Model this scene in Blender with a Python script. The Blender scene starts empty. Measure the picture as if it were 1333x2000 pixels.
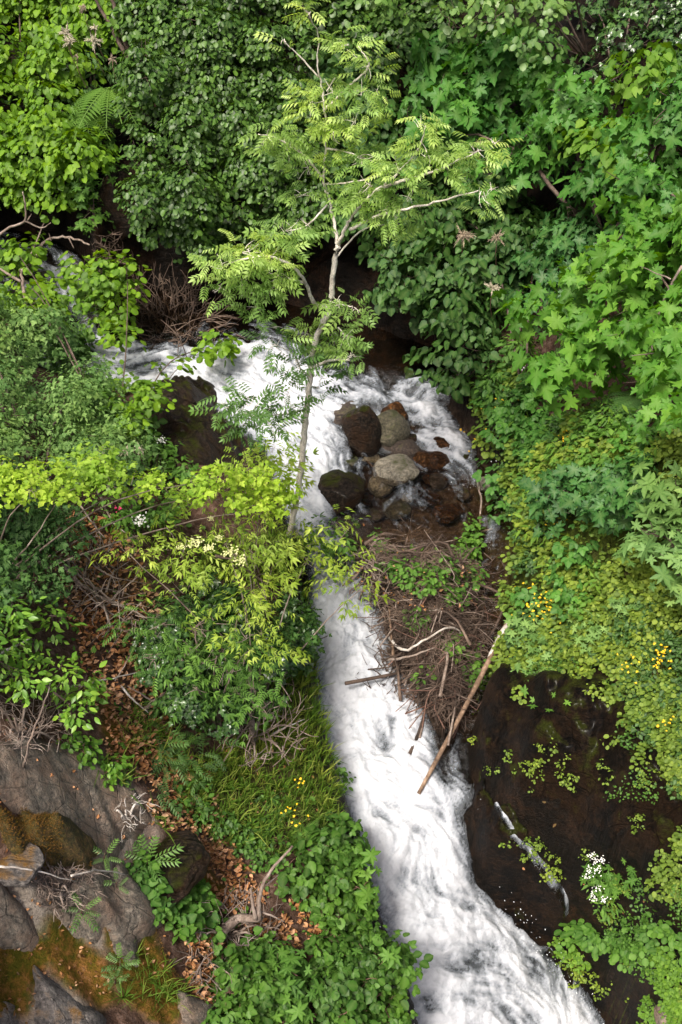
import bpy, math
import numpy as np
from math import radians as R

SC = bpy.context.scene
COL = SC.collection
rng = np.random.default_rng(11)

# ---------------------------------------------------------------- camera, light, exposure
PITCH = 42.0
FPX = 2144.0                      # focal length in photograph pixels (1333 x 2000)
CAM = np.array((0.0, 0.0, 10.0))
cd = bpy.data.cameras.new('camera'); cam = bpy.data.objects.new('camera', cd); COL.objects.link(cam)
cam.location = CAM; cam.rotation_euler = (R(90 - PITCH), 0, 0)
cd.sensor_fit = 'VERTICAL'; cd.sensor_height = 36.0; cd.lens = 36.0 * FPX / 2000.0
cd.clip_start = 0.05; cd.clip_end = 400
SC.camera = cam

SUN_EL, SUN_AZ = 60.0, 215.0      # azimuth measured from +Y clockwise: behind the camera, to the left
wd = bpy.data.worlds.new('World'); SC.world = wd; wd.use_nodes = True
wn = wd.node_tree.nodes; wl = wd.node_tree.links
sky = wn.new('ShaderNodeTexSky'); sky.sky_type = 'NISHITA'; sky.sun_disc = False
sky.sun_elevation = R(SUN_EL); sky.sun_rotation = R(SUN_AZ)
sky.air_density = 0.7; sky.dust_density = 7.0; sky.ozone_density = 0.3
wl.new(sky.outputs[0], wn['Background'].inputs[0]); wn['Background'].inputs[1].default_value = 0.10
sd_ = bpy.data.lights.new('sun', 'SUN'); sd_.energy = 2.3; sd_.angle = R(12); sd_.color = (1.0, 0.95, 0.86)
sun = bpy.data.objects.new('sun', sd_); COL.objects.link(sun)
sun.rotation_euler = (R(90 - SUN_EL), 0, R(180 - SUN_AZ))
SC.view_settings.view_transform = 'Standard'; SC.view_settings.look = 'None'
SC.view_settings.exposure = 1.12; SC.view_settings.gamma = 1.0; SC.view_settings.use_curve_mapping = False
SC.cycles.max_bounces = 8; SC.cycles.diffuse_bounces = 3; SC.cycles.transparent_max_bounces = 8
SC.cycles.sample_clamp_indirect = 6

# ---------------------------------------------------------------- pixel -> place helpers (used while laying out)
_p = math.radians(PITCH)
CF = np.array((0, math.cos(_p), -math.sin(_p))); CR = np.array((1.0, 0, 0)); CU = np.array((0, math.sin(_p), math.cos(_p)))
def ray(px, py):
    px = np.asarray(px, float); py = np.asarray(py, float)
    return CF + ((px - 666.5) / FPX)[..., None] * CR + ((1000 - py) / FPX)[..., None] * CU
def at_z(px, py, z):
    d = ray(px, py); return CAM + d * ((z - CAM[2]) / d[..., 2])[..., None]
def at_y(px, py, y):
    d = ray(px, py); return CAM + d * (y / d[..., 1])[..., None]
def proj(P):
    v = P - CAM; dz = np.maximum(v @ CF, 1e-3)
    return 666.5 + FPX * (v @ CR) / dz, 1000 - FPX * (v @ CU) / dz
def mpp(P):                        # metres per photograph pixel at P
    return ((np.asarray(P) - CAM) @ CF) / FPX
def in_poly(px, py, poly):
    c = np.zeros(np.shape(px), bool); n = len(poly)
    for i in range(n):
        x1, y1 = poly[i]; x2, y2 = poly[(i + 1) % n]
        if y1 == y2: continue
        k = ((y1 > py) != (y2 > py)) & (px < (x2 - x1) * (py - y1) / (y2 - y1) + x1)
        c ^= k
    return c
def poly_sd(px, py, poly):         # signed distance, positive inside
    d = np.full(np.shape(px), 1e9); n = len(poly)
    for i in range(n):
        a = np.array(poly[i], float); b = np.array(poly[(i + 1) % n], float); e = b - a
        t = np.clip(((px - a[0]) * e[0] + (py - a[1]) * e[1]) / (e @ e), 0, 1)
        d = np.minimum(d, np.hypot(px - a[0] - t * e[0], py - a[1] - t * e[1]))
    return np.where(in_poly(px, py, poly), d, -d)

# ---------------------------------------------------------------- noise
def _h(ix, iy, iz, s):
    n = (ix.astype(np.int64) * 374761393 + iy.astype(np.int64) * 668265263 + iz.astype(np.int64) * 1274126177 + s * 974634777) & 0xffffffff
    n = ((n ^ (n >> 13)) * 1274126177) & 0xffffffff
    return ((n ^ (n >> 16)) & 0xffffff) / float(0xffffff)
def vnoise(x, y, z=None, s=0):
    x = np.asarray(x, float); y = np.asarray(y, float); z = np.zeros_like(x) if z is None else np.asarray(z, float)
    ix, iy, iz = np.floor(x), np.floor(y), np.floor(z)
    fx, fy, fz = x - ix, y - iy, z - iz
    fx, fy, fz = [f * f * (3 - 2 * f) for f in (fx, fy, fz)]
    r = 0
    for dx in (0, 1):
        for dy in (0, 1):
            for dz in (0, 1):
                w = (fx if dx else 1 - fx) * (fy if dy else 1 - fy) * (fz if dz else 1 - fz)
                r = r + w * _h(ix + dx, iy + dy, iz + dz, s)
    return r * 2 - 1
def fbm(x, y, z=None, o=4, s=0, g=0.5):
    r = 0; a = 1; t = 0
    x = np.asarray(x, float); y = np.asarray(y, float); z = np.zeros_like(x) if z is None else np.asarray(z, float)
    for k in range(o):
        r = r + a * vnoise(x, y, z, s + k * 17); t += a; a *= g; x, y, z = x * 2.03 + 5.1, y * 2.03 + 1.7, z * 2.03 + 3.3
    return r / t
def ss(a, b, x):
    t = np.clip((x - a) / (b - a), 0, 1); return t * t * (3 - 2 * t)

# ---------------------------------------------------------------- object helpers
def link(o, parent=None):
    COL.objects.link(o)
    if parent is not None: o.parent = parent
    return o
def tag(o, label=None, cat=None, group=None, kind=None):
    if label: o['label'] = label
    if cat: o['category'] = cat
    if group: o['group'] = group
    if kind: o['kind'] = kind
    return o
def empty(name, loc, label=None, cat=None, group=None):
    o = bpy.data.objects.new(name, None); o.empty_display_size = 0.1; o.location = [float(c) for c in loc]; link(o)
    return tag(o, label, cat, group)
def raw_mesh(name, V, loops, starts, mat, smooth=True, attrs=None):
    me = bpy.data.meshes.new(name)
    V = np.asarray(V, np.float32); loops = np.asarray(loops, np.int32).ravel(); starts = np.asarray(starts, np.int32)
    me.vertices.add(len(V)); me.vertices.foreach_set('co', V.ravel())
    me.loops.add(len(loops)); me.loops.foreach_set('vertex_index', loops)
    me.polygons.add(len(starts)); me.polygons.foreach_set('loop_start', starts)
    if smooth: me.polygons.foreach_set('use_smooth', np.ones(len(starts), bool))
    for k, v in (attrs or {}).items():
        a = me.attributes.new(k, 'FLOAT', 'POINT'); a.data.foreach_set('value', np.asarray(v, np.float32))
    me.update(calc_edges=True)
    if mat is not None:
        me.materials.append(mat)
    return me
def mesh_faces(name, V, F, mat, smooth=True, attrs=None):   # F: array (n,3) or (n,4)
    F = np.asarray(F, np.int32)
    return raw_mesh(name, V, F.ravel(), np.arange(len(F)) * F.shape[1], mat, smooth, attrs)
def add(name, me, parent=None, loc=None):
    o = bpy.data.objects.new(name, me)
    if loc is not None: o.location = [float(c) for c in loc]
    return link(o, parent)
def rel(V, parent):                # world coordinates -> under an Empty that only translates
    return V - np.array(parent.location)

def tube_arrays(pts, rad, nseg=6, wob=0.0, cap=True):
    pts = np.asarray(pts, float); n = len(pts); rad = np.broadcast_to(np.asarray(rad, float), (n,))
    T = np.gradient(pts, axis=0); T /= np.linalg.norm(T, axis=1)[:, None] + 1e-9
    up = np.array((0.13, 0.21, 1.0)); A = np.cross(T, up)
    A /= np.linalg.norm(A, axis=1)[:, None] + 1e-9; B = np.cross(T, A)
    th = np.arange(nseg) / nseg * 2 * np.pi
    rr = rad[:, None] * (1 + (wob * rng.uniform(-1, 1, (n, nseg)) if wob else 0))
    V = pts[:, None] + rr[..., None] * (np.cos(th)[None, :, None] * A[:, None] + np.sin(th)[None, :, None] * B[:, None])
    V = V.reshape(-1, 3)
    i = np.arange(n - 1)[:, None] * nseg; j = np.arange(nseg)[None]
    F = np.stack([i + j, i + (j + 1) % nseg, i + nseg + (j + 1) % nseg, i + nseg + j], -1).reshape(-1, 4)
    if cap:                         # close the ends with a centre point each
        V = np.vstack([V, pts[:1], pts[-1:]]); c0 = len(V) - 2; k = np.arange(nseg)
        F = np.vstack([F, np.stack([k * 0 + c0, (k + 1) % nseg, k, k * 0 + c0], -1)[:, [0, 1, 2, 2]],
                       np.stack([k * 0 + c0 + 1, (n - 1) * nseg + k, (n - 1) * nseg + (k + 1) % nseg], -1)[:, [0, 1, 2, 2]]])
    return V, F
def quads_to_mesh(name, Vs, Fs, mat, attrs=None):  # list of quads arrays; degenerate quads become triangles
    off = 0; L = []; S = []; pos = 0
    FF = []
    for V, F in zip(Vs, Fs):
        FF.append(F + off); off += len(V)
    F = np.vstack(FF); tri = F[:, 2] == F[:, 3]
    q = F[~tri]; t = F[tri][:, :3]
    loops = np.concatenate([q.ravel(), t.ravel()])
    starts = np.concatenate([np.arange(len(q)) * 4, len(q) * 4 + np.arange(len(t)) * 3])
    return raw_mesh(name, np.vstack(Vs), loops, starts, mat, True, attrs)
def spline(pts, n):                # Catmull-Rom through pts, n points
    pts = np.asarray(pts, float)
    if len(pts) == 2:
        t = np.linspace(0, 1, n)[:, None]; return pts[0] * (1 - t) + pts[1] * t
    P = np.vstack([2 * pts[0] - pts[1], pts, 2 * pts[-1] - pts[-2]])
    u = np.linspace(0, len(pts) - 1 - 1e-6, n); i = u.astype(int); f = (u - i)[:, None]
    a, b, c, d = P[i], P[i + 1], P[i + 2], P[i + 3]
    return 0.5 * (2 * b + (c - a) * f + (2 * a - 5 * b + 4 * c - d) * f * f + (3 * b - a - 3 * c + d) * f ** 3)

# ---------------------------------------------------------------- materials
def newmat(name):
    m = bpy.data.materials.new(name); m.use_nodes = True; nt = m.node_tree
    b = nt.nodes['Principled BSDF']; return m, nt, b
def N(nt, t, **kw):
    n = nt.nodes.new(t)
    for k, v in kw.items():
        if k.startswith('i_'):
            n.inputs[int(k[2:])].default_value = v
        else: setattr(n, k, v)
    return n
def noise_node(nt, scale, detail=5, rough=0.6, vec=None, dist=0.0):
    n = N(nt, 'ShaderNodeTexNoise'); n.inputs['Scale'].default_value = scale; n.inputs['Detail'].default_value = detail
    n.inputs['Roughness'].default_value = rough; n.inputs['Distortion'].default_value = dist
    if vec is not None: nt.links.new(vec, n.inputs['Vector'])
    return n
def ramp(nt, src, stops, interp='LINEAR'):
    r = N(nt, 'ShaderNodeValToRGB'); e = r.color_ramp.elements; r.color_ramp.interpolation = interp
    while len(e) < len(stops): e.new(0.5)
    for q, (p, c) in zip(e, stops):
        q.position = p; q.color = (*c, 1) if len(c) == 3 else c
    nt.links.new(src, r.inputs[0]); return r.outputs[0]
def mixc(nt, fac, a, b, mode='MIX'):
    m = N(nt, 'ShaderNodeMix', data_type='RGBA', blend_type=mode); 
    for s, v in ((0, fac), (6, a), (7, b)):
        if hasattr(v, 'is_output'): nt.links.new(v, m.inputs[s])
        elif s == 0: m.inputs[0].default_value = v
        else: m.inputs[s].default_value = (*v, 1)
    return m.outputs[2]
def math_(nt, op, a, b=None, clamp=False):
    m = N(nt, 'ShaderNodeMath', operation=op, use_clamp=clamp)
    for s, v in ((0, a), (1, b)):
        if v is None: continue
        if hasattr(v, 'is_output'): nt.links.new(v, m.inputs[s])
        else: m.inputs[s].default_value = v
    return m.outputs[0]
def attr(nt, name):
    return N(nt, 'ShaderNodeAttribute', attribute_name=name).outputs['Fac']
def geopos(nt): return N(nt, 'ShaderNodeNewGeometry').outputs['Position']
def bump(nt, bsdf, src, strength, dist):
    b = N(nt, 'ShaderNodeBump'); b.inputs['Strength'].default_value = strength; b.inputs['Distance'].default_value = dist
    nt.links.new(src, b.inputs['Height']); nt.links.new(b.outputs[0], bsdf.inputs['Normal'])

def leaf_mat(name, dark, mid, light, rough=0.42, trans=0.35, spec=0.5, odd=None):
    spec *= .5; rough = min(1, rough * 1.2)
    dark, mid, light = [(c[0] * .92, c[1] * 1.08, c[2] * .62) if c[1] > c[0] else c for c in (dark, mid, light)]
    m, nt, b = newmat(name)
    oi = N(nt, 'ShaderNodeObjectInfo').outputs['Random']
    t = math_(nt, 'FRACT', math_(nt, 'ADD', attr(nt, 'tone'), oi))
    c = ramp(nt, t, [(0.0, dark), (0.5, mid), (0.9, light)] + ([(1.0, odd)] if odd else []))
    n = noise_node(nt, 1.3, 2, 0.5, geopos(nt))
    c = mixc(nt, 1.0, c, ramp(nt, n.outputs[0], [(0.35, (0.78, 0.86, 0.9)), (0.65, (1.2, 1.12, 0.95))]), 'MULTIPLY')
    v = attr(nt, 'vein')
    c = mixc(nt, math_(nt, 'MULTIPLY', v, 0.3), c, mixc(nt, 0.5, c, (0.35, 0.45, 0.15)))
    nt.links.new(c, b.inputs['Base Color'])
    b.inputs['Roughness'].default_value = rough; b.inputs['Specular IOR Level'].default_value = spec
    tr = N(nt, 'ShaderNodeBsdfTranslucent'); hs = N(nt, 'ShaderNodeHueSaturation'); hs.inputs['Saturation'].default_value = 1.15
    hs.inputs['Value'].default_value = 1.5; hs.inputs['Hue'].default_value = 0.485
    nt.links.new(c, hs.inputs['Color']); nt.links.new(hs.outputs[0], tr.inputs[0])
    mx = N(nt, 'ShaderNodeMixShader'); mx.inputs[0].default_value = trans
    nt.links.new(b.outputs[0], mx.inputs[1]); nt.links.new(tr.outputs[0], mx.inputs[2])
    nt.links.new(mx.outputs[0], nt.nodes['Material Output'].inputs[0])
    return m
def bark_mat(name, a, b_, c, scale=9, stretch=(1, 1, 0.35), rough=0.85):
    m, nt, b = newmat(name)
    tc = N(nt, 'ShaderNodeTexCoord'); mp = N(nt, 'ShaderNodeMapping'); mp.inputs['Scale'].default_value = stretch
    nt.links.new(tc.outputs['Object'], mp.inputs[0])
    n = noise_node(nt, scale, 6, 0.7, mp.outputs[0]); n2 = noise_node(nt, scale * 7, 4, 0.6, mp.outputs[0])
    c1 = ramp(nt, n.outputs[0], [(0.32, a), (0.5, b_), (0.68, c)])
    c1 = mixc(nt, 0.6, c1, ramp(nt, n2.outputs[0], [(0.3, (0.5, 0.5, 0.5)), (0.7, (1.3, 1.3, 1.3))]), 'MULTIPLY')
    nt.links.new(c1, b.inputs['Base Color']); b.inputs['Roughness'].default_value = rough
    bump(nt, b, n2.outputs[0], 0.6, 0.01)
    return m
# ================================================================ LAND AND WATER
# control points: photograph pixel + height z (or distance y) -> place
CPz = [
 # river line and bed edges
 (150,720,1.45),(260,715,1.4),(400,715,1.35),(480,730,1.3),(560,760,1.2),(620,850,1.0),(620,930,.85),(620,1000,.7),(640,1100,.55),(670,1200,.42),
 (690,1270,.33),(740,1400,.2),(780,1550,.05),(810,1700,-.15),(860,1800,-.4),(920,1900,-.75),(980,2000,-1.2),
 (740,775,1.15),(860,830,.98),(905,910,.8),(930,970,.65),(960,1050,.55),(955,1200,.4),(930,1330,.25),(890,1480,.1),(560,600,1.45),(400,600,1.5),(700,700,1.32),(820,720,1.3),
 # island
 (760,880,.95),(720,960,.78),(830,1030,.72),(790,1100,.72),(850,1200,.72),(810,1280,.7),(870,1380,.45),(760,1180,.6),(840,1440,.25),
 # left bank
 (350,790,1.45),(380,860,1.45),(440,900,1.2),(530,930,1.1),(560,1050,1.05),(600,1150,.85),(600,1250,.8),(615,1400,.75),(645,1550,.6),(690,1700,.45),(720,1800,.25),(760,1900,.1),(790,1980,-.1),
 (300,900,1.7),(200,950,2.1),(0,1000,2.9),(0,800,2.6),(100,750,2.1),(0,650,2.2),(250,850,1.6),(450,1000,1.35),(300,1100,2.0),(150,1100,2.6),(0,1200,3.2),(450,1200,1.35),(250,1250,2.2),
 (100,1300,2.9),(0,1420,3.35),(450,1400,1.25),(550,1400,1.0),(350,1400,1.7),(200,1450,2.5),(100,1550,2.9),(0,1650,3.1),(300,1600,1.9),(250,1700,1.85),(400,1650,1.35),(550,1600,.95),
 (0,1800,2.75),(150,1800,2.3),(300,1800,1.7),(420,1800,1.1),(560,1750,.8),(0,2000,2.5),(200,2000,2.0),(370,2000,1.35),(500,1950,.8),(650,1900,.4),(700,2000,.1),
 # right bank
 (860,760,1.45),(930,860,1.3),(980,950,1.1),(990,1050,1.0),(1010,1150,.95),(990,1250,.9),(1000,800,1.8),(1100,850,2.5),(1230,900,3.1),(1333,850,3.7),(1333,1000,3.3),(1150,1000,2.4),(1050,1000,1.7),
 (1333,1150,2.9),(1200,1150,2.3),(1090,1150,1.7),(1080,1250,1.4),(1200,1300,1.9),(1333,1300,2.4),(960,1350,1.0),(1080,1330,1.45),(1220,1400,1.75),(1333,1450,2.1),
 (930,1450,.55),(1010,1450,.95),(1120,1500,1.15),(1250,1550,1.5),(1333,1650,1.5),(930,1600,.1),(1000,1600,.45),(1070,1620,.5),(1160,1640,.85),(955,1720,-.1),(1040,1730,.15),(1110,1760,.1),(1190,1730,.75),
 (1280,1800,1.0),(1040,1850,-.25),(1080,1840,.0),(1160,1880,.3),(1250,1950,.5),(1333,1960,.7),(1110,1960,-.7),(1200,2050,-.1),
 # beyond the bottom and the sides
 (980,2300,-2.4),(700,2400,-1.6),(300,2300,1.6),(1400,2300,.6),(-300,2000,3.6),(-350,1500,4.2),(-350,1100,3.9),(-350,700,3.2),(-150,520,2.1),(0,520,1.8),(60,560,1.7),
 (1700,2000,2.6),(1700,1500,3.6),(1700,1000,4.6),
]
CPy = [ # far bank
 (0,400,14.9),(120,400,14.4),(250,460,14.2),(350,500,13.9),(500,500,13.9),(600,520,13.8),(700,600,13.4),(800,600,13.2),(900,680,12.6),(950,740,12.0),
 (0,200,16.2),(150,200,16),(300,250,15.4),(500,250,15.5),(650,300,15.4),(800,350,14.9),(900,500,13.8),(1000,600,12.7),(1100,650,11.6),(1200,700,10.9),(1333,700,10.2),
 (0,0,18),(300,0,17.5),(600,0,17.6),(900,0,17),(1000,250,14.8),(1100,450,12.8),(1200,300,13.4),(1333,450,10.9),(1333,200,12.5),(1200,0,16),(1333,0,14.5),
 (-400,350,16.5),(-400,0,19),(1800,300,10.5),(1800,0,12.5),(1800,650,9),
]
_cp = [(*at_z(a, b, z)[:2], z) for a, b, z in CPz] + [tuple(at_y(a, b, y)) for a, b, y in CPy]
_cp += [(-14, 24, 10), (0, 25, 10.5), (14, 22, 11), (-25, 10, 6), (25, 10, 9), (-12, 2, 4.6), (14, 2, 5), (-12, -4, 3.5), (14, -4, 5), (0, -4, -4.5), (1.5, 1, -3.5), (-30, 35, 24), (30, 35, 24), (0, 40, 24), (-40, -5, 6), (40, -5, 10)]
_cp = np.array(_cp)
def _phi(r): return np.sqrt(r * r + 0.12)
_A = _phi(np.hypot(_cp[:, None, 0] - _cp[None, :, 0], _cp[:, None, 1] - _cp[None, :, 1])) + np.eye(len(_cp)) * -0.02
_M = np.ones((len(_cp) + 1,) * 2); _M[:-1, :-1] = _A; _M[-1, -1] = 0
_w = np.linalg.solve(_M, np.append(_cp[:, 2], 0))
def base_z(x, y):
    x = np.asarray(x, float); y = np.asarray(y, float); sh = x.shape; x = x.ravel(); y = y.ravel(); out = np.empty(len(x))
    for i in range(0, len(x), 40000):
        s = slice(i, i + 40000)
        out[s] = _phi(np.hypot(x[s, None] - _cp[None, :, 0], y[s, None] - _cp[None, :, 1])) @ _w[:-1] + _w[-1]
    return out.reshape(sh)

# --- the streams: (edge pixel, edge pixel, water height, foam)
PATHS = [
 [((-150,600),(-150,430),2.05,.4),((40,580),(60,470),1.8,.42),((110,650),(160,570),1.58,.5),((150,770),(170,670),1.46,.8)],
 [((120,770),(120,665),1.48,.8),((260,775),(260,665),1.4,.85),((400,765),(400,660),1.35,.95),((455,800),(500,650),1.28,1),((500,845),(605,665),1.2,1),((525,885),(668,800),1.05,1),
  ((545,960),(678,900),.9,1),((560,1020),(650,965),.76,.95),((590,1090),(700,1080),.6,.7),((600,1180),(740,1180),.47,.72),((612,1260),(765,1270),.36,.95),((630,1400),(850,1420),.2,1.0),
  ((660,1550),(890,1540),.05,1),((712,1700),(925,1680),-.15,.97),((740,1800),(990,1800),-.4,.97),((780,1900),(1090,1890),-.75,.93),((800,2000),(1180,1985),-1.2,.85),((850,2150),(1250,2150),-1.9,.9),((900,2500),(1350,2400),-3.2,.9)],
 [((630,792),(650,735),1.2,.95),((725,792),(740,755),1.15,.85),((800,815),(835,765),1.06,.95),((830,862),(905,832),.95,.98),((860,905),(938,892),.8,.85),((880,970),(960,950),.66,.3),((900,1050),(1005,1030),.55,.24),
  ((915,1200),(1000,1200),.4,.2),((905,1330),(965,1330),.27,.2),((860,1450),(922,1450),.14,.25),((850,1560),(925,1540),.04,.4)],
 [((640,930),(880,860),.88,.22),((650,980),(930,950),.74,.2),((690,1020),(950,1010),.64,.16)],
 [((290,660),(300,560),1.46,.0),((450,670),(450,580),1.42,.0),((640,730),(640,620),1.36,.0),((830,775),(840,680),1.28,.02)],
]
_S = []
for pi, path in enumerate(PATHS):
    a = np.array([at_z(*p[0], p[2]) for p in path]); b = np.array([at_z(*p[1], p[2]) for p in path])
    c = (a + b) / 2; r = np.hypot(*(a - b)[:, :2].T) / 2; n = 14 * len(path)
    Q = spline(np.column_stack([c, r, [p[3] for p in path]]), n)
    T = np.gradient(Q[:, :2], axis=0); T /= np.linalg.norm(T, axis=1)[:, None]
    _S.append(np.column_stack([Q, T, np.full(n, pi)]))
_S = np.vstack(_S)                 # x y z r foam tx ty path
def stream(x, y):
    """signed distance to the water's edge (positive outside), water height, foam, flow direction"""
    x = np.asarray(x, float).ravel(); y = np.asarray(y, float).ravel()
    sd = np.empty(len(x)); z = np.empty(len(x)); fo = np.empty(len(x)); tx = np.empty(len(x)); ty = np.empty(len(x))
    for i in range(0, len(x), 30000):
        s = slice(i, i + 30000)
        d = np.hypot(x[s, None] - _S[None, :, 0], y[s, None] - _S[None, :, 1])
        sd[s] = (d - _S[None, :, 3]).min(1)
        w = np.exp(-np.minimum((d / (_S[None, :, 3] * .55 + .12)) ** 2, 60)) + 1e-9 / (d * d + 1e-3)
        w /= w.sum(1)[:, None]
        z[s] = w @ _S[:, 2]; fo[s] = w @ _S[:, 4]; tx[s] = w @ _S[:, 5]; ty[s] = w @ _S[:, 6]
    return sd, z, fo, tx, ty

def axis(lo, hi, step, olo, ohi):
    a = np.arange(lo, hi, step); L = []; v = lo; s = step
    while v > olo: s *= 1.25; v -= s; L.append(v)
    H = []; v = a[-1]; s = step
    while v < ohi: s *= 1.25; v += s; H.append(v)
    return np.concatenate([L[::-1], a, H])
GX = axis(-6.2, 6.2, 0.04, -45, 45); GY = axis(3.2, 19.0, 0.04, -6, 45)
_gx, _gy = np.meshgrid(GX, GY)
TZ = base_z(_gx, _gy)
_sd, _wz, _f, _, _ = stream(_gx, _gy)
_sd = _sd.reshape(TZ.shape); _wz = _wz.reshape(TZ.shape)
_sdw = _sd + 0.10 * fbm(_gx * 2.3, _gy * 2.3, o=3, s=5)
_near = ss(1.6, .25, np.maximum(_sd, 0))
bank = np.maximum(TZ, _wz + 0.05 + 0.9 * np.clip(_sdw, 0, 1) )
TZ = np.where(_sd < 1.2, TZ * (1 - _near) + bank * _near, TZ)
bed = _wz - 0.10 - 0.18 * ss(0, .5, -_sdw)
TZ = TZ + (bed - TZ) * ss(0.07, -0.05, _sdw)
_rough = 0.10 * fbm(_gx * 1.1, _gy * 1.1, o=3, s=1) + 0.075 * fbm(_gx * 3.7, _gy * 3.7, o=4, s=2)
TZ = TZ + _rough * ss(-.1, .35, _sdw)
# strata ledges where bare rock shows, lower left and the wet rock at the right
_tpx, _tpy = proj(np.stack([_gx, _gy, TZ], -1))
ROCK_L = [(-300,1380),(60,1400),(180,1430),(300,1560),(330,1640),(420,1700),(330,1780),(400,1900),(430,2100),(-300,2200)]
ROCK_R = [(900,1310),(1000,1330),(1150,1290),(1260,1370),(1300,1500),(1333,1700),(1400,1800),(1400,2200),(1120,2100),(1060,1900),(960,1790),(910,1600)]
mRL = ss(-25, 25, poly_sd(_tpx, _tpy, ROCK_L) + 28 * fbm(_gx * 2.5, _gy * 2.5, s=9))
mRR = ss(-20, 30, poly_sd(_tpx, _tpy, ROCK_R) + 28 * fbm(_gx * 2.5, _gy * 2.5, s=19))
_u = (_gx * 0.75 + _gy * 0.5) * 3.2 + 0.8 * fbm(_gx * 1.5, _gy * 1.5, s=31)
_led = 2.4 * np.abs(fbm(_gx * 3.4 + _gy * 2.4, _gy * 1.2 - _gx * .9, o=4, s=32))
TZ = TZ + mRL * (0.10 * _led + 0.05 * fbm(_gx * 9 + _gy * 6, _gy * 3, o=4, s=33))
_v = (_gx * 0.9 - _gy * 0.25) * 2.2 + 1.2 * fbm(_gx * 1.2, _gy * 1.2, s=41)
TZ = TZ + mRR * (0.10 * np.abs(np.sin(_v * 2.1)) - .05 + 0.20 * fbm(_gx * 2.4, _gy * 1.6, o=5, s=43, g=.6) + .05 * np.abs(fbm(_gx * 9, _gy * 5, o=4, s=44)))

def tz(x, y):
    x = np.asarray(x, float); y = np.asarray(y, float)
    fx = np.interp(x, GX, np.arange(len(GX))); fy = np.interp(y, GY, np.arange(len(GY)))
    i = np.minimum(fx.astype(int), len(GX) - 2); j = np.minimum(fy.astype(int), len(GY) - 2); u = fx - i; v = fy - j
    return (TZ[j, i] * (1 - u) * (1 - v) + TZ[j, i + 1] * u * (1 - v) + TZ[j + 1, i] * (1 - u) * v + TZ[j + 1, i + 1] * u * v)
def hit(px, py):
    """where the line of sight through a photograph pixel meets the land"""
    d = ray(px, py); sh = d.shape[:-1]; d = d.reshape(-1, 3)
    t = np.full(len(d), 4.0); done = np.zeros(len(d), bool); tp = t.copy()
    for k in range(500):
        P = CAM + d * t[:, None]
        below = (P[:, 2] < tz(P[:, 0], P[:, 1])) | (t > 40)
        done |= below
        if done.all(): break
        tp = np.where(done, tp, t); t = np.where(done, t, t + 0.06)
    lo, hi = tp, t
    for k in range(7):
        m = (lo + hi) / 2; P = CAM + d * m[:, None]; b = P[:, 2] < tz(P[:, 0], P[:, 1])
        hi = np.where(b, m, hi); lo = np.where(b, lo, m)
    return (CAM + d * hi[:, None]).reshape(sh + (3,))
def slope_n(x, y, e=0.12):
    n = np.stack([-(tz(x + e, y) - tz(x - e, y)) / (2 * e), -(tz(x, y + e) - tz(x, y - e)) / (2 * e), np.ones_like(x)], -1)
    return n / np.linalg.norm(n, axis=-1)[..., None]

# material masks over the land
_tpx, _tpy = proj(np.stack([_gx, _gy, TZ], -1))
_nz = fbm(_gx * 2.2, _gy * 2.2, o=4, s=51); _nz2 = fbm(_gx * 5, _gy * 5, o=4, s=57)
def pm(poly, soft=14, amp=26): return ss(-soft, soft, poly_sd(_tpx, _tpy, poly) + amp * _nz2)
m_rock = pm([(30,1440),(180,1480),(300,1570),(310,1630),(250,1680),(300,1760),(310,1830),(260,1900),(150,1830),(90,1900),(200,1960),(210,2100),(-250,2100),(-250,1720),(120,1700),(180,1640),(60,1540),(-100,1500)], 10, 40)
m_moss = np.maximum.reduce([pm([(-60,1800),(80,1810),(160,1870),(230,1960),(90,1890),(60,1990),(-60,2010)]), pm([(80,1800),(130,1800),(200,1870),(250,1960),(190,1980),(100,1900)]),
   pm([(195,1790),(215,1790),(270,1870),(265,1800),(300,1800),(330,1880),(370,1930),(350,2010),(240,1960)], 8, 16), pm([(330,1680),(400,1690),(450,1740),(400,1750)]), pm([(180,1350),(220,1360),(280,1480),(230,1460)]),
   pm([(100,1470),(150,1530),(130,1550),(60,1500)],8,20)*.7])
m_green = np.maximum.reduce([ss(0, 60, poly_sd(_tpx, _tpy, [(930,930),(2500,500),(2500,2300),(1180,2050),(1200,1900),(1330,1750),(1280,1480),(1240,1330),(1000,1340),(960,1200)]) + 60 * _nz),
   pm([(560,1280),(620,1300),(660,1560),(640,1620),(420,1560),(470,1450)], 30) * .7]) * (1 - m_rock)
m_wet_shade = np.maximum.reduce([mRR, ss(.55, .05, _sd), ss(620, 560, _tpy) * ss(9.3, 10.2, _gy)])  # wet rock and stream margin; far bank term paints hollow shade into the colour
terr_attr = {'rock': m_rock, 'moss': m_moss, 'green': m_green, 'wet': m_wet_shade, 'bed': ss(.1, -.1, _sd) * ss(770, 830, _tpy) * ss(1500, 1300, _tpy)}

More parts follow.
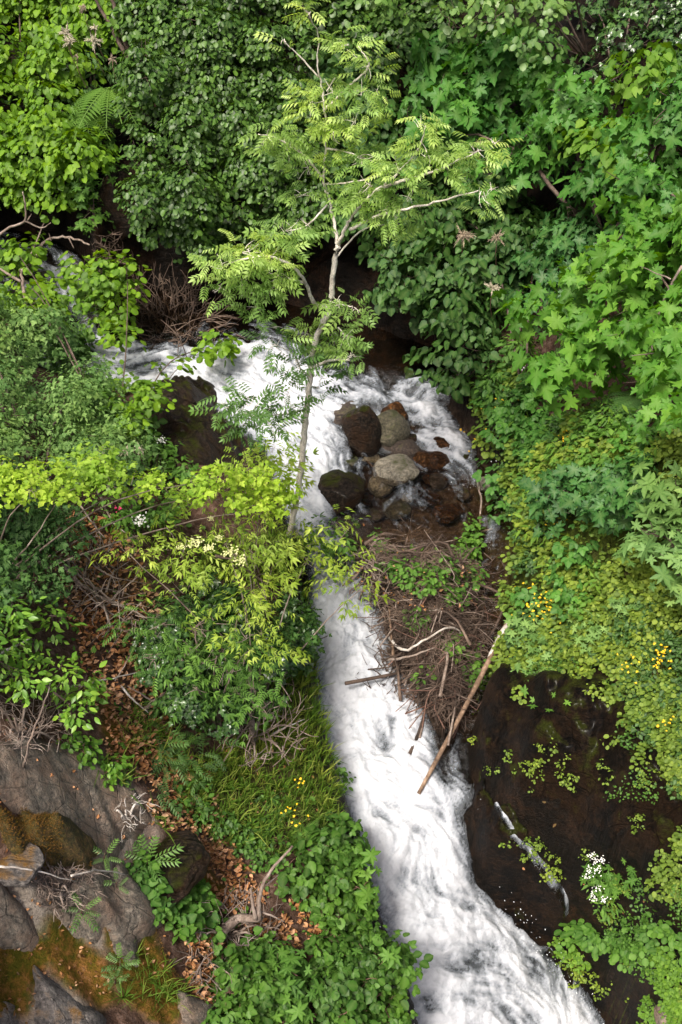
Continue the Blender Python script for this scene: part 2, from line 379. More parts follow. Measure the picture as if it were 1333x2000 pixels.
def grid_faces(nx, ny):
    j, i = np.meshgrid(np.arange(ny - 1), np.arange(nx - 1), indexing='ij'); a = (j * nx + i).ravel()
    return np.stack([a, a + 1, a + nx + 1, a + nx], -1)
m, nt, b = newmat('land'); pos = geopos(nt)
n1 = noise_node(nt, 2.2, 8, 0.65, pos); n2 = noise_node(nt, 14, 8, 0.7, pos); n3 = noise_node(nt, 60, 4, 0.6, pos)
mp = N(nt, 'ShaderNodeMapping'); mp.inputs['Rotation'].default_value = (0, 0.5, R(-52)); mp.inputs['Scale'].default_value = (1.2, 9, 6); nt.links.new(pos, mp.inputs[0])
n4 = noise_node(nt, 2.5, 8, 0.7, mp.outputs[0], 0.4)
soil = ramp(nt, n2.outputs[0], [(0.3, (0.03, 0.018, 0.012)), (0.5, (0.09, 0.052, 0.036)), (0.7, (0.21, 0.14, 0.11))])
rock = ramp(nt, n4.outputs[0], [(0.28, (0.07, 0.06, 0.055)), (0.45, (0.22, 0.185, 0.15)), (0.62, (0.36, 0.31, 0.26)), (0.75, (0.46, 0.41, 0.34))])
rock = mixc(nt, ramp(nt, n1.outputs[0], [(0.45, (0, 0, 0)), (0.62, (.85, .85, .85))]), rock, (0.24, 0.16, 0.125))
moss = ramp(nt, math_(nt, 'ADD', math_(nt, 'MULTIPLY', n2.outputs[0], .6), math_(nt, 'MULTIPLY', n1.outputs[0], .4)), [(0.3, (0.02, 0.025, 0.003)), (0.45, (0.075, 0.07, 0.006)), (0.53, (0.15, 0.085, 0.014)), (0.60, (0.26, 0.12, 0.035)), (0.72, (0.34, 0.24, 0.15))])
grn = ramp(nt, n2.outputs[0], [(0.3, (0.012, 0.016, 0.003)), (0.5, (0.045, 0.06, 0.008)), (0.7, (0.10, 0.13, 0.015))])
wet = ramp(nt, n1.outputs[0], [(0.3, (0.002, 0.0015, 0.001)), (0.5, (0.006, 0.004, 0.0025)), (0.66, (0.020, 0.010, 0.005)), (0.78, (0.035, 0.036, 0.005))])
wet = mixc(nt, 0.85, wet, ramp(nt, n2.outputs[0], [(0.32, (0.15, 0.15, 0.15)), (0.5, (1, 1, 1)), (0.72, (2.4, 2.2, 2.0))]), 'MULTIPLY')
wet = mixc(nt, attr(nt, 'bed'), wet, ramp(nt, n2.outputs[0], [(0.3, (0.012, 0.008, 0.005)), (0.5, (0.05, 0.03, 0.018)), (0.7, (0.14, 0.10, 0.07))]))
c = mixc(nt, attr(nt, 'rock'), soil, rock)
c = mixc(nt, attr(nt, 'moss'), c, moss)
c = mixc(nt, attr(nt, 'wet'), c, wet)  # wet rock, plus the shade painted over the far bank
c = mixc(nt, math_(nt, 'MULTIPLY', attr(nt, 'green'), ramp(nt, n1.outputs[0], [(0.3, (0.4,) * 3), (0.5, (1,) * 3)])), c, grn)
nt.links.new(c, b.inputs['Base Color'])
rg = math_(nt, 'SUBTRACT', 0.92, math_(nt, 'MULTIPLY', attr(nt, 'wet'), 0.42)); b.inputs['Specular IOR Level'].default_value = .12; nt.links.new(rg, b.inputs['Roughness'])
hh = math_(nt, 'ADD', math_(nt, 'MULTIPLY', n2.outputs[0], 1.0), math_(nt, 'ADD', math_(nt, 'MULTIPLY', n3.outputs[0], 0.35), math_(nt, 'MULTIPLY', n4.outputs[0], 0.8)))
bump(nt, b, hh, 0.8, 0.05)
M_LAND = m
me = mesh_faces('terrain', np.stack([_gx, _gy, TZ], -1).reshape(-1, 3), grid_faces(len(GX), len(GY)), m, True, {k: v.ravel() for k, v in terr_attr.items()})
tag(add('gorge_terrain', me), 'steep soil and rock slopes of the gorge', kind='structure')

# --- water surface: streaks drawn out along the flow
ws = 0.016
wx = np.arange(-5.5, 3.6, ws); wy = np.arange(3.6, 16.6, ws); WX, WY = np.meshgrid(wx, wy)
sdc, wzc, foc, txc, tyc = stream(*[a.ravel() for a in np.meshgrid(wx[::4], wy[::4])])
cx, cy = len(wx[::4]), len(wy[::4])
def up4(a):
    a = a.reshape(cy, cx); fx = np.clip((np.arange(len(wx))) / 4, 0, cx - 1.001); fy = np.clip((np.arange(len(wy))) / 4, 0, cy - 1.001)
    i = fx.astype(int); j = fy.astype(int); u = (fx - i)[None]; v = (fy - j)[:, None]
    return a[j][:, i] * (1 - u) * (1 - v) + a[j][:, i + 1] * u * (1 - v) + a[j + 1][:, i] * (1 - u) * v + a[j + 1][:, i + 1] * u * v
SD, WZ, FO, TX, TY = [up4(a) for a in (sdc, wzc, foc, txc, tyc)]
k1 = fbm(WX * 1.7, WY * 1.7, o=2, s=71); ang = 1.5 * k1 + .8 * fbm(WX * 5, WY * 5, o=2, s=72)
l = np.hypot(TX, TY) + 1e-6; TX, TY = TX / l, TY / l
TX, TY = TX * np.cos(ang) - TY * np.sin(ang), TX * np.sin(ang) + TY * np.cos(ang)
keep_idx = np.argwhere(SD < 0.16)
ki, kj = keep_idx[:, 0], keep_idx[:, 1]
def lic(src, steps, h):
    acc = src[ki, kj].copy(); n = 1.0
    for sgn in (1, -1):
        x = kj.astype(float); y = ki.astype(float)
        for s_ in range(steps):
            a = np.clip(y.astype(int), 0, len(wy) - 1); b_ = np.clip(x.astype(int), 0, len(wx) - 1)
            x = x + sgn * h * TX[a, b_]; y = y + sgn * h * TY[a, b_]
            a = np.clip(y.astype(int), 0, len(wy) - 1); b_ = np.clip(x.astype(int), 0, len(wx) - 1)
            acc += src[a, b_]
        n += steps
    return acc / n
nA = fbm(WX * 22, WY * 22, o=3, s=81); nB = rng.uniform(-1, 1, WX.shape); nC = fbm(WX * 6, WY * 6, o=3, s=83)
sA = lic(nA, 5, 1.2); sB = lic(nB, 8, 1.2); sC = lic(fbm(WX * 9, WY * 9, o=4, s=83), 6, 1.6)
for s_ in (sA, sB, sC): s_ /= s_.std()
X_, Y_ = WX[ki, kj], WY[ki, kj]; F_ = FO[ki, kj]; D_ = SD[ki, kj]; Z_ = WZ[ki, kj]
big = fbm(X_ * 1.3, Y_ * 1.3, o=3, s=91); mid = fbm(X_ * 4.5, Y_ * 4.5, o=3, s=92)
foam = F_ * 1.15 - 0.22 + (0.10 * sA + 0.06 * sB + 0.12 * sC + .36 * mid + .34 * big) * (0.35 + 0.65 * ss(0, .4, F_))
foam -= 0.95 * ss(-0.22, 0.12, D_ + .035 * sC + .03 * sA + .10 * mid)
foam = np.clip(foam, 0, 1)
H_ = 0.007 * sC + 0.005 * sA + 0.002 * sB + 0.05 * mid + .05 * big + .02 * fbm(X_ * 13, Y_ * 13, o=3, s=95)
H_ = H_ * (0.25 + 0.95 * ss(.1, .8, F_)) + 0.05 * ss(.02, -.35, D_) * F_
VW = np.stack([X_, Y_, Z_ + H_ + 0.015], -1)
idm = -np.ones(WX.shape, int); idm[ki, kj] = np.arange(len(ki))
q = np.stack([idm[:-1, :-1], idm[:-1, 1:], idm[1:, 1:], idm[1:, :-1]], -1).reshape(-1, 4); q = q[(q >= 0).all(1)]
m, nt, b = newmat('river_water'); pos = geopos(nt)
fa = attr(nt, 'foam'); nf = noise_node(nt, 38, 6, 0.7, pos); nf2 = noise_node(nt, 9, 6, 0.65, pos, 1.2)
f2 = math_(nt, 'ADD', fa, math_(nt, 'MULTIPLY', math_(nt, 'SUBTRACT', nf.outputs[0], 0.5), 0.35))
f2 = math_(nt, 'ADD', f2, math_(nt, 'MULTIPLY', math_(nt, 'SUBTRACT', nf2.outputs[0], 0.5), 0.6))
ff = ramp(nt, f2, [(0.10, (0, 0, 0)), (0.34, (.36,) * 3), (0.55, (.82,) * 3), (0.75, (1,) * 3)])
fcol = ramp(nt, f2, [(0.35, (0.22, 0.245, 0.275)), (0.65, (0.34, 0.36, 0.395)), (1.0, (0.50, 0.515, 0.55))])  # foam whiteness, with bluish shadow tone of the dips put into the colour
nt.links.new(fcol, b.inputs['Base Color']); b.inputs['Roughness'].default_value = 0.75; b.inputs['Specular IOR Level'].default_value = .25
gl = N(nt, 'ShaderNodeBsdfGlossy'); gl.inputs['Roughness'].default_value = 0.12; gl.inputs[0].default_value = (.9, .95, 1, 1)
tp = N(nt, 'ShaderNodeBsdfTransparent'); tp.inputs[0].default_value = (0.74, 0.68, 0.58, 1)
fr = N(nt, 'ShaderNodeFresnel'); fr.inputs[0].default_value = 1.33
m1 = N(nt, 'ShaderNodeMixShader'); nt.links.new(fr.outputs[0], m1.inputs[0]); nt.links.new(tp.outputs[0], m1.inputs[1]); nt.links.new(gl.outputs[0], m1.inputs[2])
m2 = N(nt, 'ShaderNodeMixShader'); nt.links.new(ff, m2.inputs[0]); nt.links.new(m1.outputs[0], m2.inputs[1]); nt.links.new(b.outputs[0], m2.inputs[2])
nt.links.new(m2.outputs[0], nt.nodes['Material Output'].inputs[0])
bp = N(nt, 'ShaderNodeBump'); bp.inputs['Strength'].default_value = 0.5; bp.inputs['Distance'].default_value = 0.03
nt.links.new(math_(nt, 'ADD', nf.outputs[0], math_(nt, 'MULTIPLY', fa, 1.2)), bp.inputs['Height'])
for t_ in (b, gl, fr): nt.links.new(bp.outputs[0], t_.inputs['Normal'])
M_WATER = m
me = mesh_faces('river', VW, q, m, True, {'foam': foam, 'streak': np.clip(.5 + .14 * sB + .12 * sA, 0, 1)})
tag(add('river', me), 'white foaming mountain stream tumbling between the banks', kind='structure')
def wz_at(x, y):
    return stream(np.atleast_1d(x), np.atleast_1d(y))[1]
# ================================================================ LEAVES
from mathutils import Matrix
def norm(v): return v / (np.linalg.norm(v, axis=-1)[..., None] + 1e-9)
def rvec(n): return norm(rng.normal(size=(n, 3)))
UP = np.array((0, 0, 1.0))
def fold(V, k=0.22, droop=0.18):   # V-shaped fold along the midrib and a drooping tip
    V = V.copy(); V[:, 2] += k * np.abs(V[:, 0]) - droop * V[:, 1] ** 2; return V
def T_oval(w=0.36, pointed=0.2, k=0.2, droop=0.15):
    o = [(0, 0), (w * .75, .22), (w, .5), (w * (.8 - pointed), .8), (0, 1), (-w * (.8 - pointed), .8), (-w, .5), (-w * .75, .22)]
    V = np.array([(a, b_, 0) for a, b_ in o] + [(0, .5, 0)], float)
    F = np.array([(8, 0, 1), (8, 1, 2), (8, 2, 3), (8, 3, 4), (8, 4, 5), (8, 5, 6), (8, 6, 7), (8, 7, 0)])
    vein = np.array([1, 0, 0, 0, 1, 0, 0, 0, 1.0]); return fold(V, k, droop), F, vein
def T_heart(k=.15): 
    o = [(0, .06), (.22, -.04), (.44, .15), (.48, .42), (.28, .75), (0, 1.0), (-.28, .75), (-.48, .42), (-.44, .15), (-.22, -.04)]
    V = np.array([(a, b_, 0) for a, b_ in o] + [(0, .42, 0)], float)
    F = np.array([(10, i, (i + 1) % 10) for i in range(10)]); v = np.zeros(11); v[[0, 5, 10]] = 1
    return fold(V, k, .2), F, v
def T_round(k=.12):
    th = np.radians([-90, -50, -5, 40, 90, 140, 185, 230]); V = np.stack([.42 * np.cos(th), .5 + .5 * np.sin(th), 0 * th], 1)
    V = np.vstack([V, [(0, .5, 0)]]); F = np.array([(8, i, (i + 1) % 8) for i in range(8)]); v = np.zeros(9); v[[0, 4, 8]] = 1
    return fold(V, k, .15), F, v
def T_lance(w=.16, k=.3, droop=.2):
    V = np.array([(0, 0, 0), (w, .38, 0), (0, 1, 0), (-w, .38, 0), (0, .4, 0)], float)
    F = np.array([(4, 0, 1), (4, 1, 2), (4, 2, 3), (4, 3, 0)]); v = np.array([1, 0, 1, 0, 1.0]); return fold(V, k, droop), F, v
def T_maple(lobes=5, k=.12):
    o = [(0, 0), (.16, -.03), (.20, -.14), (.30, -.02), (.52, -.04), (.40, .14), (.30, .22), (.52, .30), (.66, .52), (.44, .50), (.30, .56), (.22, .50), (.24, .74), (.12, .80), (0, 1.05)]
    if lobes == 3: o = [(0, 0), (.15, .02), (.34, .10), (.55, .40), (.36, .44), (.24, .46), (.26, .68), (.12, .80), (0, 1.0)]
    L = [(-a, b_) for a, b_ in o[1:-1]][::-1]; pts = o + L; n = len(pts)
    V = np.array([(a, b_, 0) for a, b_ in pts] + [(0, .30, 0)], float)
    F = np.array([(n, i, (i + 1) % n) for i in range(n)]); v = np.zeros(n + 1); v[n] = 1; v[0] = 1; v[len(o) - 1] = .6
    V[:, 2] += .05 * np.sin(V[:, 0] * 9) ; return fold(V, k, .22), F, v
def join_T(parts):
    Vs, Fs, vs, o = [], [], [], 0
    for V, F, v in parts: Vs.append(V); Fs.append(F + o); vs.append(v); o += len(V)
    return np.vstack(Vs), np.vstack(Fs), np.concatenate(vs)
def place_T(T, pos, tip, nrm, s):
    V, F, v = T; tip = norm(np.array(tip, float)); nrm = np.array(nrm, float); x = norm(np.cross(tip, nrm)); z = np.cross(x, tip)
    return V * s @ np.stack([x, tip, z]) + np.array(pos), F, v
def T_pinnate(pairs=5, w=.17, ll=.34, droop=.35, spread=62, curl=.1, lw_base=.25):
    P = []; 
    for i in range(pairs):
        t = lw_base + (1 - lw_base - .12) * i / max(pairs - 1, 1)
        for sx in (-1, 1):
            a = R(spread - 14 * i / pairs); s = ll * (1 - .25 * abs(i / pairs - .45))
            P.append(place_T(T_lance(w, .28, .25), (0, t, -droop * t * t + .01), (sx * math.sin(a), math.cos(a), -.25), (sx * curl * 2, 0, 1), s))
    P.append(place_T(T_lance(w, .28, .2), (0, .88, -droop * .77), (0, 1, -.5), (0, 0, 1), ll))
    ra = [(0, 0, 0), (.012, .0, 0), (.006, .88, -droop * .77), (-.006, .88, -droop * .77)]
    mid = [(.008, .45, -droop * .2 + .004), (-.008, .45, -droop * .2 + .004)]
    V = np.array([ra[0], ra[1], mid[0], mid[1], ra[2], ra[3]]); F = np.array([(0, 1, 2), (0, 2, 3), (3, 2, 4), (3, 4, 5)])
    P.append((V, F, np.ones(6))); return join_T(P)
def T_whorl(n=6, w=.2, lift=.25, droop=.3):
    P = []
    for i in range(n):
        a = 2 * math.pi * i / n + .2 * (i % 2)
        P.append(place_T(T_oval(w, .3, .18, droop), (0, 0, 0), (math.cos(a), math.sin(a), lift), (-lift * math.cos(a), -lift * math.sin(a), 1), .5 * (1 - .15 * (i % 3))))
    V, F, v = join_T(P); return V, F, v
def T_trifol(w=.38):
    return join_T([place_T(T_oval(w, .2, .2, .2), (0, .25, 0), (sx * .9, .5, -.12), (0, 0, 1), .6) for sx in (-1, 1)] + [place_T(T_oval(w, .2, .2, .25), (0, .3, 0), (0, 1, -.15), (0, 0, 1), .72)])

def frames(tip, nrm):
    tip = norm(tip); z = norm(nrm - (nrm * tip).sum(1)[:, None] * tip); x = np.cross(tip, z); return np.stack([x, tip, z], 1)  # rows
def stuff_leaves(name, T, P, Fm, S, mat, parent=None, tone=None):
    V, F, v = T; n = len(P)
    W = np.einsum('vk,nkj->nvj', V, Fm) * S[:, None, None] + P[:, None]
    FF = F[None] + (np.arange(n) * len(V))[:, None, None]
    tone = rng.random(n) if tone is None else tone
    if parent is not None: W = W - np.array(parent.location)
    me = mesh_faces(name, W.reshape(-1, 3), FF.reshape(-1, F.shape[1]), mat, True, {'tone': np.repeat(tone, len(V)), 'vein': np.tile(v, n)})
    o = add(name, me, parent); o['kind'] = 'stuff'; return o
def leaf_objects(name, T, P, Fm, S, mat, parent):
    V, F, v = T
    key = (id(T), mat.name)
    if key not in _LM: _LM[key] = mesh_faces(name, V, F, mat, True, {'vein': v})
    me = _LM[key]; L = np.array(parent.location)
    for i in range(len(P)):
        o = bpy.data.objects.new(name, me); COL.objects.link(o); o.parent = parent
        M = np.eye(4); M[:3, :3] = (Fm[i] * S[i]).T; M[:3, 3] = P[i] - L; o.matrix_local = Matrix(M.tolist())
_LM = {}
def put_leaves(T, P, Fm, S, mat, parent, nobj=0, stuffname='foliage', name='leaf'):
    """the nobj leaves that show largest as parts, the rest joined"""
    if isinstance(T, list):
        k = rng.integers(0, len(T), len(P))
    else: T = [T]; k = np.zeros(len(P), int)
    sel = np.zeros(len(P), bool)
    if nobj:
        px, py = proj(P); inside = (px > -20) & (px < 1350) & (py > -20) & (py < 2020)
        score = S / ((P - CAM) @ CF) * (0.4 + np.abs((Fm[:, 2] * norm(CAM - P)).sum(1))) * inside
        sel[np.argsort(-score)[:nobj]] = True; sel &= inside
    for t, TT in enumerate(T):
        q = sel & (k == t)
        if q.any(): leaf_objects(name, TT, P[q], Fm[q], S[q], mat, parent)
    rest = ~sel
    if rest.any():
        Vs = []
        parts = []; tones = []; veins = []; off = 0; Fs = []
        for t, TT in enumerate(T):
            q = rest & (k == t)
            if not q.any(): continue
            V, F, v = TT; n = q.sum(); W = (np.einsum('vk,nkj->nvj', V, Fm[q]) * S[q][:, None, None] + P[q][:, None]).reshape(-1, 3)
            parts.append(W); Fs.append((F[None] + (np.arange(n) * len(V))[:, None, None]).reshape(-1, 3) + off); off += len(W)
            tones.append(np.repeat(rng.random(n), len(V))); veins.append(np.tile(v, n))
        W = np.vstack(parts) - np.array(parent.location)
        o = add(stuffname, mesh_faces(stuffname, W, np.vstack(Fs), mat, True, {'tone': np.concatenate(tones), 'vein': np.concatenate(veins)}), parent); o['kind'] = 'stuff'

def at_pull(px, py, pull=0.0):
    """a point on the line of sight of a pixel, pull metres in front of the land there"""
    P = hit(px, py); d = P - CAM; L = np.linalg.norm(d, axis=-1)[..., None]
    return P - d / L * np.asarray(pull)[..., None]
def sample_poly(poly, spacing, jit=.45):
    a = np.array(poly, float); x0, y0 = a.min(0); x1, y1 = a.max(0)
    gx, gy = np.meshgrid(np.arange(x0, x1, spacing), np.arange(y0, y1, spacing * .87)); gx = gx + (np.arange(gx.shape[0]) % 2)[:, None] * spacing / 2
    gx = gx + rng.uniform(-jit, jit, gx.shape) * spacing; gy = gy + rng.uniform(-jit, jit, gy.shape) * spacing
    k = in_poly(gx, gy, poly); return gx[k], gy[k]
def crown(C, Rr, leaf, cover=1.5, twig=4, view=.55, droop=.35, upn=.7, rnd=.35, flat=.75, shape=.5, jit=.3, keep_back=.25, spread=1.0):
    """leaf positions and frames over a set of lumps: leaf = length in metres (array or scalar)"""
    Ps, Ts, Ns, Ss = [], [], [], []
    leaf = np.broadcast_to(leaf, (len(C),))
    toc = norm(CAM - C) * view + UP * .6
    for c, r, l, tc in zip(C, Rr, leaf, norm(toc)):
        n = int(cover * 2 * math.pi * r * r / (l * l * .45) / twig) + 1
        d = rvec(n * 2); s = d @ tc; d = d[(s > -.15) | (rng.random(len(d)) < keep_back)][:n]; n = len(d)
        if n == 0: continue
        rr = r * (1 + shape * vnoise(d[:, 0] * 2.2 + c[0] * 9, d[:, 1] * 2.2 + c[1] * 9, d[:, 2] * 2.2, 3)) * rng.uniform(.72, 1.05, n)
        p = c + d * rr[:, None] * np.array((1, 1, flat))
        hor = d * np.array((1, 1, .0)); tipd = norm(norm(hor) + rvec(n) * .6 - UP * droop)
        q = np.repeat(p, twig, 0); td = np.repeat(tipd, twig, 0); dd = np.repeat(d, twig, 0)
        a = np.tile(np.arange(twig), n)
        side = norm(np.cross(td, UP)) * ((a % 2) * 2 - 1)[:, None]
        q = q - td * ((a // 2) * .55 * spread)[:, None] * l + side * (.3 * l * spread) + rng.normal(0, jit * l, q.shape)
        T_ = norm(td * .75 + side * .7 + rvec(len(q)) * .25 - UP * droop * .5)
        N_ = norm(UP * upn + dd * .55 + rvec(len(q)) * rnd)
        Ps.append(q); Ts.append(T_); Ns.append(N_); Ss.append(l * rng.uniform(.42, 1.2, len(q)))
    P, T_, N_, S = [np.concatenate(x) for x in (Ps, Ts, Ns, Ss)]
    return P, frames(T_, N_), S
def lumps(poly, px_r, pull=(.3, 1.0), spacing=1.15, rvar=.5):
    x, y = sample_poly(poly, px_r * spacing)
    pl = rng.uniform(*pull, len(x)); P = at_pull(x, y, pl); r = px_r * mpp(P) * rng.uniform(1 - rvar, 1 + rvar, len(x))
    return P, r
def stem_part(parent, pts, r0, r1, mat, name='branch', seg=6, n=None, wob=.12, jit=.006):
    n = n or max(5, 4 * len(pts)); Q = spline(pts, n); L = np.linalg.norm(Q[-1] - Q[0])
    Q[1:-1] += rng.normal(0, min(jit * L, r0 * .5), (n - 2, 3))
    V, F = tube_arrays(Q, np.linspace(r0, r1, n), seg, wob); 
    return add(name, quads_to_mesh(name, [rel(V, parent)], [F], mat), parent)
def twig_mesh(parent, starts, ends, r, mat, name='twigs', seg=4, bend=.15, n=5):
    Vs, Fs = [], []
    for a, b_ in zip(starts, ends):
        L = np.linalg.norm(b_ - a); m_ = (a + b_) / 2 + rvec(1)[0] * bend * L; Q = spline([a, m_, b_], n)
        V, F = tube_arrays(Q, np.linspace(r, r * .35, n), seg, 0, False); Vs.append(V); Fs.append(F)
    V = np.vstack(Vs)
    loc = np.array(parent.location) if parent is not None else 0
    o = add(name, quads_to_mesh(name, [v - loc for v in Vs], Fs, mat), parent); o['kind'] = 'stuff'; return o
def shrub(name, label, cat, poly, lump_px, T, leaf_px, mat, wood, base=None, pull=(.3, 1.), nobj=0, group=None, nb=7, br=.018, spacing=1.15, extra=None, twigs=True, **kw):
    polys = poly if isinstance(poly[0], list) else [poly]
    cr = [lumps(p, lump_px, pull, spacing) for p in polys]; C = np.vstack([c[0] for c in cr]); r = np.concatenate([c[1] for c in cr])
    if base is None: base = (np.mean([p[0] for p in polys[0]]), max(p[1] for p in polys[0]) - 20)
    B = hit(*base); root = empty(name, B, label, cat, group)
    leaf = leaf_px * mpp(C)
    P, Fm, S = crown(C, r, leaf, **kw)
    k = P[:, 2] > tz(P[:, 0], P[:, 1]) + .01; P, Fm, S = P[k], Fm[k], S[k]
    put_leaves(T, P, Fm, S, mat, root, nobj)
    idx = rng.permutation(len(C))[:nb]
    for i in idx:
        mid = B * .45 + C[i] * .55 + UP * .15 * np.linalg.norm(C[i] - B) * rng.uniform(.2, 1) + rng.normal(0, .05, 3)
        stem_part(root, [B, mid, C[i]], br, br * .35, wood)
    if twigs:
        j = rng.integers(0, len(C), min(len(C) * 4, 500)); e = C[j] + rvec(len(j)) * r[j][:, None] * .95; s_ = C[j] + rvec(len(j)) * r[j][:, None] * .25
        twig_mesh(root, s_, e, br * .3, wood, seg=3, n=4)
    return root

L_OVAL, L_HEART, L_ROUND, L_LANCE, L_MAPLE, L_MAPLE3 = T_oval(), T_heart(), T_round(), T_lance(.17), T_maple(), T_maple(3)
L_MAPLE_B = T_maple(5, -.10)
L_MAPLE_C = T_maple(5, .42); L_HEART_B = T_heart(.45); L_ROUND_B = T_round(-.25); L_ROUND_C = T_round(.5)
L_ASH = T_pinnate(5, .19, .34, .22); L_ASH_B = T_pinnate(4, .20, .38, .05); L_ELDER = T_pinnate(2, .15, .50, .2, 46, lw_base=.35); L_ELDER_B = T_pinnate(3, .16, .42, .3, 48, lw_base=.3)
L_DEAD = T_oval(.30, .35, .9, -.3); L_DEAD_B = T_maple(3, .7)
L_ROWAN = T_pinnate(6, .17, .26, .3); L_IVY = T_maple(3, .08); L_WHORL = T_whorl(6, .22); L_WHORL_B = T_whorl(7, .2, .1, .35); L_TRI = T_trifol()
L_LAUREL = T_oval(.24, .3, .12, .2); L_WIDE = T_oval(.42, .1, .15, .2)

M = {}
#                 dark            mid               light
M['hazel']  = leaf_mat('hazel_leaf', (.05,.11,.005), (.10,.19,.008), (.16,.26,.014))
M['alder']  = leaf_mat('alder_leaf', (.009,.034,.006), (.024,.068,.011), (.070,.140,.028), .34, .25, .6)
M['alder_top'] = leaf_mat('alder_top_leaf', (.030,.075,.020), (.065,.130,.040), (.13,.20,.09), .34, .25, .6)
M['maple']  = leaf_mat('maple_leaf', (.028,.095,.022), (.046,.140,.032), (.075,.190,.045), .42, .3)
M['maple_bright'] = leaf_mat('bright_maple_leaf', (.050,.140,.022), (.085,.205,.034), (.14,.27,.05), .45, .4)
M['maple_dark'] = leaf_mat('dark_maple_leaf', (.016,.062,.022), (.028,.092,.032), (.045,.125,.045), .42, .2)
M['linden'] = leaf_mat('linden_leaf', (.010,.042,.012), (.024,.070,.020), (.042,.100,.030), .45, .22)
M['lime'] = leaf_mat('lime_leaf', (.060,.135,.016), (.10,.19,.025), (.15,.25,.04), .5, .4)
M['cover'] = leaf_mat('cover_leaf', (.06,.095,.014), (.125,.17,.025), (.22,.26,.06), .5, .35)
M['herb'] = leaf_mat('herb_leaf', (.035,.10,.016), (.065,.15,.026), (.11,.21,.045), .5, .35)
M['pale'] = leaf_mat('pale_shrub_leaf', (.06,.125,.045), (.115,.195,.085), (.22,.31,.16), .5, .3)
M['bush_dark'] = leaf_mat('dark_bush_leaf', (.018,.055,.022), (.036,.090,.034), (.065,.135,.055), .5, .22)
M['laurel'] = leaf_mat('laurel_leaf', (.05,.125,.016), (.10,.21,.028), (.20,.32,.06), .3, .3, .6)
M['yellow'] = leaf_mat('yellow_green_leaf', (.16,.25,.02), (.27,.37,.05), (.41,.49,.11), .5, .45)
M['elder'] = leaf_mat('elder_leaf', (.16,.22,.03), (.27,.34,.06), (.43,.47,.15), .45, .45)
M['ivy'] = leaf_mat('ivy_leaf', (.008,.030,.010), (.018,.055,.018), (.045,.10,.035), .22, .1, .8)
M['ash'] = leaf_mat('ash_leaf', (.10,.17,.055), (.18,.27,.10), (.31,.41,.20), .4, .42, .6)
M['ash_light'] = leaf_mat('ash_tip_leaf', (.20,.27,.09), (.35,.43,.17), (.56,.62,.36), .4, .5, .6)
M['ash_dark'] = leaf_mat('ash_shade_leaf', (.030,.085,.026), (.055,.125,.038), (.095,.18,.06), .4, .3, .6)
M['bramble'] = leaf_mat('bramble_leaf', (.020,.062,.010), (.040,.105,.018), (.08,.165,.032), .42, .3)
M['fern'] = leaf_mat('fern_leaf', (.045,.11,.014), (.075,.155,.02), (.11,.20,.03), .5, .4)
M['fern_dark'] = leaf_mat('fern_dark_leaf', (.014,.055,.018), (.022,.075,.024), (.034,.10,.034), .5, .2)
M['litter'] = leaf_mat('litter_leaf', (.07,.024,.012), (.30,.115,.050), (.50,.27,.17), .7, .1, .3)
M['grass'] = leaf_mat('grass_blade', (.06,.11,.014), (.11,.175,.028), (.26,.27,.09), .6, .35)
M['bark'] = bark_mat('brown_bark', (.035,.022,.016), (.09,.06,.045), (.17,.13,.10))
M['bark_pale'] = bark_mat('pale_speckled_bark', (.16,.13,.10), (.72,.65,.57), (.85,.80,.73), 10, (1, 1, .6))
M['dead'] = bark_mat('dead_wood', (.09,.06,.045), (.20,.15,.12), (.34,.28,.24), 8)
M['brush'] = bark_mat('brown_brushwood', (.020,.012,.008), (.075,.048,.034), (.22,.155,.115), 2.2)
M['redstem'] = bark_mat('reddish_stem', (.06,.030,.022), (.13,.065,.045), (.22,.13,.10), 8)
M['bleached'] = bark_mat('bleached_wood', (.25,.20,.16), (.48,.43,.38), (.66,.61,.56), 8)
M['log'] = bark_mat('peeled_log', (.05,.028,.018), (.16,.10,.062), (.34,.235,.16), 7, (1, 1, 1))
# ================================================================ FAR BANK
shrub('hazel_bush', 'yellow-green hazel bush filling the top left corner above the dark gully', 'bush',
      [(-150,-150),(240,-120),(225,60),(130,130),(150,230),(190,330),(150,350),(110,390),(90,330),(40,400),(-150,400)], 48, [L_ROUND, L_HEART, L_ROUND_C], 14.5, M['hazel'], M['bark'], base=(60,430), pull=(.3,1.), nobj=300, cover=1.5, droop=.5)
shrub('alder_tree', 'broad dark green round-leaved alder on the far bank left of the slender ash', 'tree',
      [(250,-120),(640,-120),(620,120),(600,240),(630,350),(620,440),(560,450),(480,490),(400,500),(330,470),(290,420),(235,400),(240,330),(225,250),(260,150),(245,60)], 44, [L_ROUND, L_WIDE, L_ROUND_B, L_ROUND_C], 11.5, M['alder'], M['bark'], base=(520,470), pull=(.5,1.7), nobj=300, cover=1.35, droop=.5, nb=10, shape=.45)
shrub('leafy_shrub', 'mid green shrub beside the two leaning brown trunks', 'shrub',
      [(110,30),(250,50),(260,150),(225,260),(150,240),(100,130)], 36, L_LAUREL, 18, M['linden'], M['bark'], pull=(.1,.5), nobj=60, cover=1.1, nb=4)
shrub('lance_leaved_shrub', 'fresh green narrow-leaved shrub on the mossy rock in the upper left gully', 'shrub',
      [[(150,330),(230,270),(250,330),(205,380),(190,440),(150,460),(130,400)],[(200,240),(250,240),(235,300),(200,300)]], 28, L_WHORL, 26, M['herb'], M['bark'], pull=(.1,.5), nobj=60, cover=.9, nb=4)
